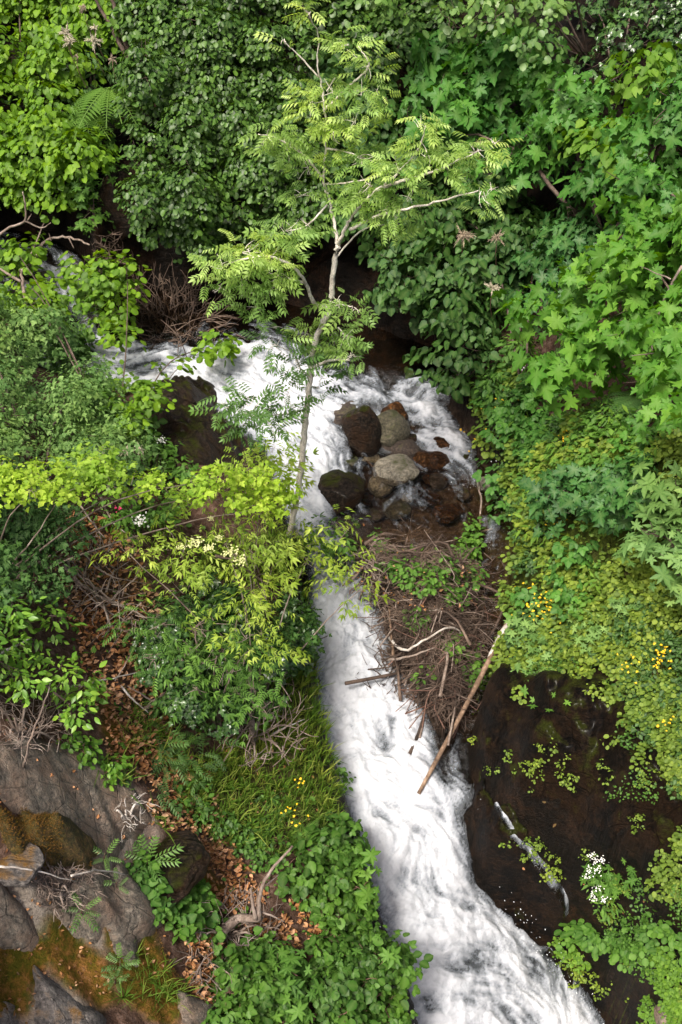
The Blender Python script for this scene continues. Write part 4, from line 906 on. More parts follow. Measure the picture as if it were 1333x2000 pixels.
for poly, th, lb in (
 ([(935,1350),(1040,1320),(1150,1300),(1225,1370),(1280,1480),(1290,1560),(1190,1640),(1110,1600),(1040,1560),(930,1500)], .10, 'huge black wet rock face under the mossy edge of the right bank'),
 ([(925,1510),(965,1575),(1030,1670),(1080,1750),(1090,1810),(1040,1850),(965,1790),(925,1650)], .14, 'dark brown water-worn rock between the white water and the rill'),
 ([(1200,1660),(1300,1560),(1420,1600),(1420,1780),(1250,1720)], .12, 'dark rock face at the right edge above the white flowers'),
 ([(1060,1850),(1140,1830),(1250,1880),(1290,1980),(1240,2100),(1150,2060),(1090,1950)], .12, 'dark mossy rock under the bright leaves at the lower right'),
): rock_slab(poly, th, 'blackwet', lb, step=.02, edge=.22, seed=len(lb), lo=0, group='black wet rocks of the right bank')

rock_slab([(300,775),(345,748),(410,752),(445,785),(410,812),(330,812)], .16, 'dark', 'smooth black rock at the left edge of the upper white water', step=.02, edge=.25, seed=61, lo=0, group='low rocks of the left bank')
rock_slab([(290,815),(420,812),(470,850),(460,910),(380,920),(300,880)], .05, 'dark', 'broad flat brown rock with moss between the upper stream and the elder', step=.02, edge=.2, seed=62, lo=0, group='low rocks of the left bank')
_mb = rock_slab([(5,1590),(60,1585),(140,1605),(178,1650),(170,1692),(110,1702),(40,1690),(10,1640)], .20, 'mossy', 'low boulder thick with rust-orange and olive moss on the grey ledge', step=.016, edge=.24, seed=63, lo=0, group='low rocks of the left bank')
# ================================================================ GROUND COVER, LITTER, GRASS, MOSS
def scatter(name, polys, T, leaf_px, mat, per, label=None, h=(0, .04), upn=1.0, rnd=.5, droop=.1, mask=None, clump=None, svar=(.6, 1.3)):
    """per = leaves per 1000 square photograph pixels at the spot"""
    Ps = []
    for poly in polys:
        a = np.array(poly, float); x0, y0 = a.min(0); x1, y1 = a.max(0); n = int((x1 - x0) * (y1 - y0) / 1000 * per)
        x = rng.uniform(x0, x1, n); y = rng.uniform(y0, y1, n); k = in_poly(x, y, poly); Ps.append(np.stack([x[k], y[k]], 1))
    q = np.vstack(Ps); P = hit(q[:, 0], q[:, 1])
    if clump is not None: k = fbm(P[:, 0] * clump[0], P[:, 1] * clump[0], P[:, 2] * clump[0], o=3, s=clump[2]) > clump[1]; P = P[k]; q = q[k]
    k = stream(P[:, 0], P[:, 1])[0] > .03; P = P[k]; q = q[k]
    n = len(P); sn = slope_n(P[:, 0], P[:, 1]); P = P + sn * rng.uniform(*h, n)[:, None]
    tipd = norm(rvec(n) * np.array((1, 1, .3)) - UP * droop + (sn * np.array((1, 1, 0))) * .5); Nn = norm(sn * upn * .6 + UP * upn * .4 + rvec(n) * rnd)
    S = leaf_px * mpp(P) * rng.uniform(*svar, n)
    o = stuff_leaves(name, T[0] if isinstance(T, list) else T, P, frames(tipd, Nn), S, mat)
    if label: tag(o, label)
    return o
def T_tuft(n=7, L=1.0, lean=.6):
    Vs, Fs = [], []; r_ = np.random.default_rng(5)
    for i in range(n):
        a = r_.uniform(0, 6.28); l = L * r_.uniform(.5, 1); d = np.array((math.cos(a), math.sin(a))) * lean * r_.uniform(.3, 1.3); w = .022; s_ = np.array((-d[1], d[0])) / np.linalg.norm(d) * w
        p = [(0, 0, 0), (*(d * l * .35), l * .6), (*(d * l), l * .85)]
        V = np.array([(p[0][0] + s_[0], p[0][1] + s_[1], 0), (p[0][0] - s_[0], p[0][1] - s_[1], 0), (p[1][0] - s_[0], p[1][1] - s_[1], p[1][2]), (p[1][0] + s_[0], p[1][1] + s_[1], p[1][2]), p[2]])
        V = V[:, [0, 2, 1]]; Vs.append(V * np.array((1, 1, 1))); Fs.append(np.array([(0, 1, 2), (0, 2, 3), (3, 2, 4)]) + 5 * i)
    V = np.vstack(Vs); return V, np.vstack(Fs), np.zeros(len(V))
L_TUFT = T_tuft(8); L_TUFT2 = T_tuft(6, 1, 1.1)
def tufts(name, polys, px, mat, per, label, clump=None, T=None):
    Ps = []
    for poly in polys:
        a = np.array(poly, float); x0, y0 = a.min(0); x1, y1 = a.max(0); n = int((x1 - x0) * (y1 - y0) / 1000 * per)
        x = rng.uniform(x0, x1, n); y = rng.uniform(y0, y1, n); k = in_poly(x, y, poly); Ps.append(np.stack([x[k], y[k]], 1))
    q = np.vstack(Ps); P = hit(q[:, 0], q[:, 1])
    if clump is not None: P = P[fbm(P[:, 0] * clump[0], P[:, 1] * clump[0], o=3, s=clump[2]) > clump[1]]
    P = P[stream(P[:, 0], P[:, 1])[0] > .02]
    n = len(P); sn = slope_n(P[:, 0], P[:, 1]); tipd = norm(UP * .9 + sn * .5 + rvec(n) * .35); Nn = norm(np.cross(tipd, rvec(n)))
    o = stuff_leaves(name, T or L_TUFT, P, frames(tipd, Nn), px * mpp(P) * rng.uniform(.5, 1.3, n), mat); return tag(o, label)

RB = [(935,770),(1000,690),(1090,740),(1200,800),(1480,860),(1480,1120),(1333,1160),(1200,1180),(1100,1200),(1000,1240),(990,1180),(1030,1120),(975,1010),(950,900),(925,830)]
RB2 = [(990,1240),(1060,1200),(1200,1170),(1333,1120),(1480,1120),(1480,1560),(1333,1560),(1290,1470),(1230,1380),(1215,1310),(1150,1280),(1050,1310),(950,1330)]
# cushions of creeping leaves over the right bank
def cushions(name, poly, px_r, T, leaf_px, mat, label, pull=(.0, .12), cover=1.2, spacing=1.2, clump=None, twig=3):
    polys = poly if isinstance(poly[0], list) else [poly]
    cr = [lumps(p, px_r, pull, spacing) for p in polys]; C = np.vstack([c[0] for c in cr]); r = np.concatenate([c[1] for c in cr])
    if clump is not None: k = fbm(C[:, 0] * clump[0], C[:, 1] * clump[0], C[:, 2] * clump[0], o=3, s=clump[2]) > clump[1]; C, r = C[k], r[k]
    P, Fm, S = crown(C, r, leaf_px * mpp(C), cover=cover, twig=twig, droop=.2, upn=1., rnd=.45, keep_back=.1, flat=.7)
    k = (P[:, 2] > tz(P[:, 0], P[:, 1])) & (stream(P[:, 0], P[:, 1])[0] > -.25); P, Fm, S = P[k], Fm[k], S[k]
    return tag(stuff_leaves(name, T, P, Fm, S, mat), label)
cushions('ground_cover', RB, 20, L_ROUND, 11, M['cover'], 'yellow-green creeping round leaves on the right bank', cover=1.3, clump=(1.5,-.08,3))
cushions('ground_cover', RB, 24, L_OVAL, 14, M['herb'], 'fresh green leafy herbs among the creeping plants on the right bank', pull=(.03,.2), clump=(1.1,.0,7), cover=1.1)
cushions('ground_cover', RB, 22, L_TRI, 24, M['maple'], 'larger three-part leaves among the creeping plants', pull=(.05,.25), clump=(1.4,.18,71), cover=1.2)
cushions('ground_cover', [RB, RB2], 20, L_LANCE, 22, M['lime'], 'tall narrow-leaved yellow-green herbs on the right bank', pull=(.05,.25), clump=(1.7,.16,73), cover=.9)
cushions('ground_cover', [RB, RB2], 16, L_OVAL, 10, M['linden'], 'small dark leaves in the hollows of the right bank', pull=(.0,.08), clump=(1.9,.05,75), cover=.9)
cushions('ground_cover', RB2, 18, L_ROUND, 10, M['cover'], 'small-leaved yellow-green cover above the wet rock', clump=(1.6,-.22,13), cover=1.2)
cushions('ground_cover', RB2, 24, L_WHORL, 24, M['pale'], 'pale green rosettes spreading over the right bank', pull=(.03,.2), clump=(1.2,.1,17), cover=1.4)
scatter('ground_cover', [RB, RB2], L_ROUND, 8, M['cover'], 9, 'tiny leaves filling the gaps of the right bank', h=(0,.06))
WR = [(930,1320),(1000,1340),(1150,1300),(1230,1400),(1300,1500),(1333,1600),(1420,1600),(1420,2100),(1200,2100),(1080,1850),(1100,1760),(960,1700),(920,1500)]
cushions('small_plants', WR, 7, L_ROUND, 5.5, M['cover'], 'small yellow-green plants dotted over the dark wet rock', pull=(.02,.16), clump=(3.4,.30,23), cover=.5, spacing=1.9)
cushions('small_plants', [[(1225,1400),(1333,1480),(1420,1500),(1420,1700),(1300,1680),(1260,1540)],[(950,1330),(1150,1290),(1220,1330),(1200,1370),(1080,1350),(980,1360)],[(1150,1420),(1220,1440),(1230,1500)],[(1280,1690),(1400,1680),(1400,1800),(1290,1760)]], 15, L_ROUND, 10, M['cover'], 'trailing green plants over the edges of the black rock', cover=1.0, pull=(.0,.18), clump=(2.6,-.02,77))
cushions('small_plants', [[(1100,1800),(1200,1830),(1290,1780),(1400,1740),(1400,1840),(1240,1880),(1150,1850)],[(1080,1820),(1120,1810),(1130,1840),(1090,1850)]], 18, L_ROUND, 15, M['herb'], 'bright green leaves along the ledge at the lower right', cover=1.0, pull=(.02,.12), clump=(2,-.25,4))
cushions('small_plants', [[(1130,1700),(1230,1690),(1240,1740),(1190,1760)],[(1040,1350),(1060,1350),(1060,1390)],[(1085,1370),(1120,1370),(1110,1400)]], 14, L_WHORL, 26, M['herb'], 'narrow-leaved green plants on the dark wet rock', cover=1.0, pull=(.02,.1))
cushions('moss', [[(1260,1880),(1400,1820),(1400,2080),(1220,2080),(1250,1980),(1300,1940)],[(1060,1860),(1120,1830),(1150,1860),(1090,1900)]], 18, L_ROUND, 7, M['lime'], 'yellow-green moss cushions in the bottom right corner', cover=1.3, pull=(0,.05), clump=(2,-.1,8))
scatter('moss', [[(960,1310),(1150,1290),(1210,1340),(1100,1400),(960,1360)],[(1120,1420),(1250,1400),(1300,1560),(1180,1560)],[(1120,1740),(1300,1700),(1400,1720),(1400,1900),(1120,1900)]], L_ROUND, 5, M['bramble'], 60, 'olive moss on the wet rock', h=(.0,.16), clump=(1.8,-.1,29))
# far side: gaps between the bushes
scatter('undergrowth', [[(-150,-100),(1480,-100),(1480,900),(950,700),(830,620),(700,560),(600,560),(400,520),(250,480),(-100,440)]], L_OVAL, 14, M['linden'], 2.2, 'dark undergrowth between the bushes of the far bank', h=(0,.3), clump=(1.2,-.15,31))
# left bank
LB = [(-150,930),(300,900),(560,1000),(600,1150),(612,1300),(650,1500),(700,1700),(790,1980),(740,2100),(430,2100),(330,1800),(300,1620),(180,1440),(-150,1380)]
scatter('leaf_litter', [[(90,1000),(230,1010),(280,1130),(330,1250),(310,1350),(360,1480),(480,1560),(520,1640),(420,1700),(300,1600),(170,1430),(150,1250),(90,1130)]], [L_DEAD], 11, M['litter'], 34, 'brown dead leaves lying on the left bank', h=(0,.05), rnd=.8, clump=(2.2,-.22,37))
scatter('leaf_litter', [[(350,1820),(430,1800),(560,1790),(590,1850),(500,1880),(420,1880),(440,1960),(420,2010),(360,1930)],[(560,1760),(660,1700),(700,1800),(620,1860)],[(380,1640),(470,1680),(520,1760),(430,1790)]], [L_DEAD], 11, M['litter'], 36, 'brown dead leaves between the rock and the brambles', h=(0,.05), rnd=.8, clump=(2.2,-.2,39))
scatter('leaf_litter', [[(-150,1380),(180,1420),(330,1640),(330,1900),(-150,2100)],[(330,1400),(600,1400),(640,1640),(400,1660)]], [L_DEAD], 8, M['litter'], 2.2, 'scattered dead leaves on the rock and grass', h=(0,.02), rnd=.6)
scatter('leaf_litter', [[(960,1350),(1333,1500),(1333,2000),(1120,1950),(960,1700)]], L_OVAL, 8, M['litter'], .10, 'few orange leaves stuck to the wet rock', h=(0,.01), rnd=.4)
tufts('grass', [[(540,1270),(615,1270),(640,1420),(668,1560),(660,1640),(560,1680),(420,1640),(330,1560),(400,1480),(500,1440)],[(380,1060),(600,1040),(600,1260),(400,1200)]], 34, M['grass'], 16, 'green and straw-coloured grass along the edge above the white water', clump=(1.8,-.4,41))
tufts('grass', [[(180,1500),(330,1420),(470,1560),(560,1640),(420,1660),(300,1600)],[(310,1860),(370,1900),(360,1990),(280,1990),(250,1900)],[(120,1880),(180,1860),(180,1990),(120,1960)],[(300,960),(420,1020),(380,1180),(280,1130)]], 40, M['grass'], 4, 'thin tufts of grass on the left slope', clump=(2.,-.1,43), T=L_TUFT2)
cushions('undergrowth', [[(300,1500),(560,1560),(690,1600),(700,1700),(600,1640),(560,1720),(470,1680),(420,1640),(330,1560)],[(380,1540),(480,1520),(500,1640),(420,1630)],[(640,1480),(670,1500),(690,1650),(650,1640)]], 18, L_OVAL, 12, M['bramble'], 'low green plants among the grass of the left bank', cover=.8, pull=(0,.06), clump=(2.4,.16,47))
cushions('undergrowth', [[(300,1380),(370,1380),(400,1500),(340,1560),(300,1480)]], 22, L_ROWAN, 44, M['linden'], 'feathery green seedlings on the left bank', cover=1.3, pull=(.1,.25), twig=1)
scatter('undergrowth', [[(310,745),(440,750),(470,900),(300,900)], LB], L_OVAL, 11, M['herb'], 2.2, 'scattered small green plants on the left bank', h=(0,.08), clump=(2.6,.05,53))
tufts('moss', [[(-60,1800),(80,1810),(160,1870),(230,1960),(60,1990),(-60,2010)],[(195,1790),(215,1790),(270,1870),(265,1800),(300,1800),(330,1880),(370,1930),(350,2010),(240,1960)]], 7, leaf_mat('rust_moss', (.06,.055,.008), (.15,.085,.02), (.28,.15,.05), .9, .1, .1), 110, 'rust-orange moss on the lower rock slabs', clump=(2.4,-.15,59))
# island plants
cushions('small_plants', [[(720,1040),(950,1020),(960,1090),(900,1180),(760,1130)]], 15, L_OVAL, 12, M['herb'], 'mixed green seedlings over the head of the driftwood pile', cover=.8, pull=(.15,.42), clump=(3.2,-.15,67))
scatter('leaf_litter', [[(700,1020),(950,1010),(960,1200),(740,1200)]], [L_DEAD], 8, M['litter'], 9, 'brown leaves caught in the driftwood', h=(.02,.3), rnd=.8)
cushions('small_plants', [[(705,960),(750,960),(765,1040),(720,1060)],[(850,1010),(900,1020),(940,1060),(900,1090),(850,1060)],[(780,1060),(830,1060),(820,1090)],[(840,1090),(870,1100),(860,1180)],[(780,1180),(830,1190),(820,1240)],[(870,1230),(900,1240),(890,1300)],[(800,1310),(840,1300),(830,1350)],[(900,1150),(960,1150),(940,1190)],[(890,1260),(930,1260),(930,1350),(900,1340)],[(760,1090),(800,1100),(780,1150)]], 16, L_OVAL, 14, M['herb'], 'fresh green plants sprouting from the driftwood pile', cover=1.0, pull=(.05,.25), clump=(3,-.3,61))

# moss fur on the orange boulder
_rm = bpy.data.materials['rust_moss']; _v = np.empty(len(_mb.data.vertices) * 3, np.float32); _mb.data.vertices.foreach_get('co', _v); _v = _v.reshape(-1, 3)
_nv = np.empty(len(_v) * 3, np.float32); _mb.data.vertex_normals.foreach_get('vector', _nv); _k = rng.integers(0, len(_v), 6500); _q = _v[_k]; _nn = _nv.reshape(-1, 3)[_k]; _f = fbm(_q[:, 0] * 6, _q[:, 1] * 6, o=2, s=4) > -.25; _q, _nn = _q[_f], _nn[_f]; _q = _q + rng.normal(0, .006, _q.shape)
stuff_leaves('moss', L_TUFT, _q + np.array(_mb.location), frames(norm(_nn + rvec(len(_q)) * .5), rvec(len(_q))), rng.uniform(.010, .026, len(_q)), _rm, _mb)
# ferns
def T_frond(n=15):
    P = []
    for i in range(n):
        t = .12 + .86 * i / n; l = .30 * math.sin(math.pi * min(1, .25 + t * .75)) * (1.15 - t * .55)
        for sx in (-1, 1): P.append(place_T(T_lance(.13, .2, .15), (0, t, .25 * t - .45 * t * t), (sx, .32, -.12), (0, 0, 1), l))
    V = []; F = []
    for i in range(7):
        t = i / 6; z = .25 * t - .45 * t * t; V += [(.008, t, z), (-.008, t, z)]
    for i in range(6): a = 2 * i; F += [(a, a + 1, a + 3), (a, a + 3, a + 2)]
    P.append((np.array(V), np.array(F), np.ones(14))); return join_T(P)
L_FROND = T_frond()
def fern(px, py, size, mat, label, nf=7, arc=(0, 360), pull=.15, lift=.5):
    B = at_pull(px, py, pull); root = empty('fern', B, label, 'fern', 'ferns on the banks'); a = np.radians(np.linspace(*arc, nf, endpoint=arc[1] - arc[0] < 360) + rng.uniform(-8, 8, nf))
    T_ = np.stack([np.sin(a), -np.cos(a), np.full(nf, lift)], 1); Nn = np.tile(UP, (nf, 1)) + T_ * -.3 + rvec(nf) * .15
    leaf_objects('frond', L_FROND, np.repeat(B[None], nf, 0), frames(T_, Nn), size * mpp(B) * rng.uniform(.8, 1.1, nf), mat, root)
fern(215, 170, 120, M['fern'], 'large fern hanging below the brown trunks in the upper left', 7, (-70, 60), pull=1.1, lift=-.2)
fern(165, 215, 90, M['fern'], 'fern with narrow fronds left of the large hanging one', 6, (-60, 60), pull=.9, lift=-.2)
fern(1245, 775, 95, M['fern_dark'], 'dark green fern under the bright sycamore on the right bank', 7, (-95, 50), lift=.0)
fern(190, 540, 100, M['fern'], 'yellowish drooping fern behind the alder sapling', 6, (-50, 50), pull=.4, lift=-.3)
fern(596, 1640, 55, M['fern'], 'small fern on the left bank near the dark mossy rock', 7, (0, 360), lift=.3)
fern(680, 60, 80, M['fern_dark'], 'dark fern in the thicket behind the ash tip', 6, (-70, 70), lift=-.1)
fern(100, 85, 80, M['fern'], 'fern below the cream plumes at the top left', 6, (-70, 70), pull=.4, lift=-.1)

# pinnate seedlings
def seedling(px, py, size, mat, label, n=7, T=None, pull=.25):
    B = hit(px, py); root = empty('rowan_seedling', B, label, 'seedling', 'rowan seedlings on the rock'); top = at_pull(px, py - size * .35, pull)
    stem_part(root, [B, (B + top) / 2, top], .008, .004, M['redstem'], 'stem', 5)
    a = rng.uniform(0, 6.28) + np.arange(n) * 2.4; T_ = np.stack([np.cos(a), np.sin(a), np.full(n, .35)], 1)
    leaf_objects('leaf', T or L_ROWAN, np.repeat(top[None], n, 0) - UP * rng.uniform(0, .08, n)[:, None], frames(T_, np.tile(UP, (n, 1)) + rvec(n) * .2), size * mpp(B) * rng.uniform(.7, 1.1, n), mat, root)
seedling(288, 1700, 62, M['ash_dark'], 'feathery rowan seedling on the dark rock beside the heart-leaved patch', 9)
seedling(160, 1790, 48, M['ash_dark'], 'dim feathery seedling in the crack left of the grey slab', 6)
seedling(205, 1680, 36, M['ash_dark'], 'small seedling under the bare ledge', 5)
seedling(228, 1735, 34, M['ash_dark'], 'tiny seedling on the middle slab', 4)
seedling(235, 1890, 34, M['ash_dark'], 'leafy rose shoot on the orange moss', 10, L_ROWAN)
seedling(225, 1920, 30, M['ash_dark'], 'lower rose shoot on the orange moss', 8, L_ROWAN)

# the banks go on outside the frame
cushions('ground_cover', [[(1480,860),(2000,500),(2100,2300),(1420,2200),(1480,1560)],[(-700,900),(-200,900),(-200,1400),(-160,2100),(-700,2200)]], 34, L_OVAL, 20, M['herb'], 'leafy cover on the banks beyond the frame', pull=(.0,.35), cover=1.0)
cushions('ground_cover', [[(1500,-150),(2000,-150),(2000,600),(1480,860)],[(-700,-150),(-150,-150),(-150,540),(-200,900),(-700,900)]], 44, L_WIDE, 20, M['linden'], 'bushes on the far slopes beyond the frame', pull=(.2,1.0), cover=1.1)
tufts('grass', [[(240,1380),(300,1380),(360,1520),(420,1620),(330,1640),(250,1520)],[(200,1830),(260,1860),(330,1900),(340,1960),(240,1960)]], 34, M['grass'], 7, 'dry grass tufts among the fallen leaves and moss', clump=(2.4,-.15,49), T=L_TUFT2)
# ================================================================ WOOD
def stick(nodes, r_px, mat, label, name='fallen_branch', group='loose branches lying on the banks', r1=.4, cat='branch', subs=()):
    P = [at_pull(a, b_, c) for a, b_, c in nodes]; B = P[0]; s = mpp(B)
    root = empty(name, B, label, cat, group)
    stem_part(root, P, r_px * s / 2, r_px * s / 2 * r1, M[mat], 'stem', 8)
    for sub in subs: stem_part(root, [at_pull(a, b_, c) for a, b_, c in sub], r_px * s * .28, r_px * s * .1, M[mat], 'side_branch', 6)
    return root
# the long leaning log
A = at_z(818, 1550, .12); Bt = at_pull(992, 1218, .45); root = empty('log', A, 'long straight peeled log leaning from the white water onto the driftwood', 'log'); s = mpp(A)
Q = spline([A, A * .5 + Bt * .5 + np.array((.02, 0, .03)), Bt], 22); V, F = tube_arrays(Q, np.linspace(4.0, 6.3, 22) * s * (1 + rng.uniform(-.05, .05, 22)), 10, .07)
add('trunk', quads_to_mesh('trunk', [rel(V, root)], [F], M['log']), root)
d = norm(Bt - A); V, F = tube_arrays(spline([Bt - d * .55, Bt + d * .02], 6) + np.array((-.006, -.012, .012)), np.array([.3, .8, 1, 1, .95, .7]) * 6.1 * s, 8, .18)
add('split_end', quads_to_mesh('split_end', [rel(V, root)], [F], M['bleached']), root)
# driftwood pile
pile = empty('driftwood_pile', hit(840, 1250), 'tangled pile of brown driftwood between the two arms of the stream', 'driftwood')
PILE = [(710,1100),(760,1075),(850,1070),(925,1120),(945,1200),(950,1250),(920,1330),(905,1430),(860,1410),(790,1390),(755,1330),(770,1270),(745,1200),(700,1120)]
def pile_sticks(n, lpx, rpx, hgt, seed_bias):
    x, y = [], []
    while len(x) < n:
        a = rng.uniform(690, 960); b_ = rng.uniform(1030, 1440)
        if in_poly(np.array([a]), np.array([b_]), PILE)[0]: x.append(a); y.append(b_)
    P = at_pull(np.array(x), np.array(y), 0.) + UP * rng.uniform(0, 1, n)[:, None] ** 1.3 * hgt * .7
    an = rng.normal(seed_bias, .75, n); L = rng.uniform(*lpx, n) * mpp(P); D = np.stack([np.cos(an), np.sin(an), rng.normal(0, .16, n)], 1)
    out = []
    for i in range(n):
        k = rvec(1)[0] * L[i] * rng.choice([.05, .12, .28]); k[2] = abs(k[2]) * .6
        pts = spline([P[i] - D[i] * L[i] / 2 - UP * .03, P[i] - D[i] * L[i] * .12 + k, P[i] + D[i] * L[i] * .22 - k * .7 + UP * .03, P[i] + D[i] * L[i] / 2 - UP * .03], 9)
        w_ = stream(pts[:, 0], pts[:, 1])[1]; g = np.maximum(tz(pts[:, 0], pts[:, 1]), 0 * w_ + w_ * (stream(pts[:, 0], pts[:, 1])[0] < .1)) ; pts[:, 2] = np.maximum(pts[:, 2], g + .012)
        out.append((pts, rng.uniform(*rpx) * mpp(P[i]) / 2))
    return out
for pts, r in pile_sticks(24, (110, 240), (4, 8), .34, 1.9): 
    V, F = tube_arrays(pts, np.linspace(r, r * .5, 9), 6, .1); add('branch', quads_to_mesh('branch', [rel(V, pile)], [F], M['brush' if rng.random() < .6 else 'dead']), pile)
for pts, r in pile_sticks(230, (45, 150), (1.6, 3.6), .40, .6): 
    V, F = tube_arrays(pts, np.linspace(r, r * .4, 9), 5, .1); add('branch', quads_to_mesh('branch', [rel(V, pile)], [F], M[rng.choice(['brush', 'brush', 'dead', 'bark', 'redstem'])]), pile)
for bias in (.2, 1.5, 2.6):
    sv = pile_sticks(950, (25, 95), (.8, 1.8), .42, bias); Vs, Fs = zip(*[tube_arrays(p, np.linspace(r, r * .4, 9), 3, 0, False) for p, r in sv])
    o = add('twigs', quads_to_mesh('twigs', [rel(v, pile) for v in Vs], list(Fs), M['brush']), pile); o['kind'] = 'stuff'
# bare twiggy shrubs
def bare_shrub(name, label, poly, n, lpx, mat, base, pull=(.1, .8), r=1.6, group=None, sub=2):
    a = np.array(poly, float); B = hit(*base); root = empty(name, B, label, 'shrub', group); x, y = sample_poly(poly, (((a.max(0) - a.min(0)).prod()) / n) ** .5, .5)
    E = at_pull(x, y, rng.uniform(*pull, len(x))); st, en = [], []
    for e in E:
        L = rng.uniform(*lpx) * mpp(e); d = norm(norm(e - B) * .7 + rvec(1)[0] * .7 + UP * .2); s0 = e - d * L * .5; e1 = e + d * L * .5; st.append(s0); en.append(e1)
        for k in range(sub): t = rng.uniform(.2, .9); st.append(s0 + d * L * t); en.append(s0 + d * L * t + norm(d + rvec(1)[0] * .9) * L * .4)
    twig_mesh(root, st, en, r * mpp(B) , M[mat], 'twigs', 4, .14, 6)
    for i in range(6):
        e = E[rng.integers(len(E))]; stem_part(root, [B, B * .4 + e * .6 + UP * .1, e], .014, .005, M[mat])
    return root
bare_shrub('bare_shrub', 'leafless brown twiggy shrub over the dark water left of the ash', [(250,560),(330,540),(430,590),(440,640),(400,670),(300,680),(250,640)], 150, (40, 110), 'brush', (340, 655), (.1, .6), 1.3)
bare_shrub('bare_shrub', 'leafless twigs in the dark gully behind the sapling', [(130,560),(180,520),(190,640),(150,660)], 50, (40, 90), 'brush', (160, 660), (.1, .5), 1.2)
bare_shrub('bare_shrub', 'grey leafless twigs standing above the far side of the gully', [(180,470),(250,455),(240,520),(190,520)], 26, (30, 60), 'brush', (215, 530), (.1, .4), 1.1)
bare_shrub('dead_twigs', 'pale dead twigs of the elder beside the grass', [(440,1380),(560,1330),(600,1450),(540,1500),(460,1490)], 44, (50, 120), 'dead', (497, 1440), (.2, .9), 1.3)
bare_shrub('dead_twigs', 'brown dead twigs on the brown slope at the left', [(110,1080),(220,1060),(280,1200),(220,1260),(140,1180)], 60, (50, 150), 'dead', (200, 1180), (.05, .35), 1.3)
bare_shrub('dead_twigs', 'tangle of dry twigs between the stump and the dead leaves', [(390,1760),(480,1740),(540,1800),(560,1860),(460,1860),(420,1960),(370,1900)], 110, (40, 110), 'dead', (450, 1830), (.02, .22), 1.3)
bare_shrub('dead_twigs', 'heap of pale dry twigs under the moss boulder', [(60,1690),(160,1700),(180,1740),(120,1790),(70,1760)], 90, (30, 80), 'dead', (120, 1740), (.02, .14), 1.2)
bare_shrub('dead_twigs', 'curled pale roots on the bare ledge', [(215,1570),(270,1560),(290,1610),(240,1630)], 24, (25, 60), 'bleached', (250, 1610), (.02, .1), 1.0)
bare_shrub('dead_twigs', 'dry twigs on the soil at the left edge above the ledge', [(-20,1370),(120,1370),(150,1440),(60,1470),(-20,1450)], 60, (40, 110), 'dead', (40, 1440), (.02, .3), 1.2)
bare_shrub('dead_twigs', 'thin black twigs dipping into the white water left of the pile', [(690,1220),(760,1240),(780,1400),(700,1360)], 20, (60, 120), 'brush', (770, 1370), (.1, .3), 1.2)
bare_shrub('dead_twigs', 'pale forked twigs hanging over the water beside the elder', [(690,1070),(750,1090),(760,1200),(710,1170)], 22, (50, 100), 'dead', (700, 1100), (.4, .8), 1.1)
# dead tree at the upper left
def dead_tree(name, label, parts, mat, cat='tree'):
    B = at_pull(*parts[0][0][0]); root = empty(name, B, label, cat)
    for i, (nd, r) in enumerate(parts):
        P = [at_pull(*q) for q in nd]; s = mpp(P[0]); stem_part(root, P, r * s / 2, r * s / 2 * .45, M[mat], 'trunk' if i == 0 else 'branch', 7)
    return root
dead_tree('dead_tree', 'small dead tree with bare crooked branches at the upper left edge', [([(60,650,1.),(50,590,1.2),(44,550,1.3),(42,525,1.3)],11),([(42,550,1.3),(15,535,1.4),(-20,510,1.5)],7),([(42,530,1.3),(70,505,1.3),(85,475,1.3),(120,462,1.2),(155,470,1.1),(175,478,1.1)],7),
  ([(-30,480,1.5),(10,450,1.5),(48,430,1.5),(50,400,1.5),(45,375,1.5)],6),([(48,430,1.5),(80,445,1.4),(100,435,1.4)],4),([(60,520,1.3),(60,500,1.3),(85,440,1.3),(84,430,1.3)],4),([(100,470,1.3),(96,455,1.3)],3),([(135,465,1.2),(145,485,1.2)],3),([(55,430,1.5),(62,418,1.5)],3),([(50,600,1.2),(75,590,1.2),(90,570,1.2)],4)], 'dead')
dead_tree('leaning_trunks', 'pair of thin brown trunks leaning above the upper left gully', [([(262,140,.5),(240,95,.8),(212,45,1.2),(170,-30,1.8)],11),([(258,120,.5),(240,70,.9),(225,20,1.3),(205,-40,1.8)],12)], 'bark')
dead_tree('bleached_snag', 'bleached dead branch standing up among the dry twigs at the bottom', [([(435,1820,.1),(465,1795,.2),(500,1795,.35),(512,1790,.4)],22),([(508,1795,.4),(508,1750,.6),(530,1700,.8),(572,1652,1.)],10),([(500,1795,.4),(494,1765,.5),(490,1735,.6)],10),([(508,1780,.4),(535,1790,.4),(556,1800,.4)],5),([(520,1730,.6),(545,1708,.6)],4)], 'dead', 'branch')
dead_tree('dead_elder_stem', 'bare grey double stem with dead twigs below the elder', [([(495,1460,.05),(492,1400,.4),(490,1330,.8),(486,1260,1.1)],12),([(500,1450,.05),(505,1380,.4),(508,1300,.9),(512,1270,1.)],9),([(497,1400,.4),(460,1450,.3),(430,1500,.1)],4),([(500,1385,.4),(540,1400,.4),(545,1425,.4)],4),([(497,1350,.6),(540,1330,.6),(570,1370,.6)],4)], 'dead')
stick([(280,1385,.1),(330,1350,.4),(400,1300,.7),(450,1260,.9),(470,1190,1.)], 8, 'dead', 'grey curved branch rising from the brown slope into the elder', subs=[[(300,1370,.2),(250,1340,.2)]])
stick([(140,1342,.4),(200,1328,.4),(278,1312,.4)], 5, 'bleached', 'long pale stick lying across the leaves at the left')
stick([(0,1278,.6),(30,1262,.7),(58,1248,.7)], 7, 'bleached', 'short pale stick in the laurel at the left edge')
stick([(120,1100,.1),(170,1150,.15),(265,1200,.2)], 8, 'dead', 'grey fallen branch on the brown slope, upper of the parallel pair')
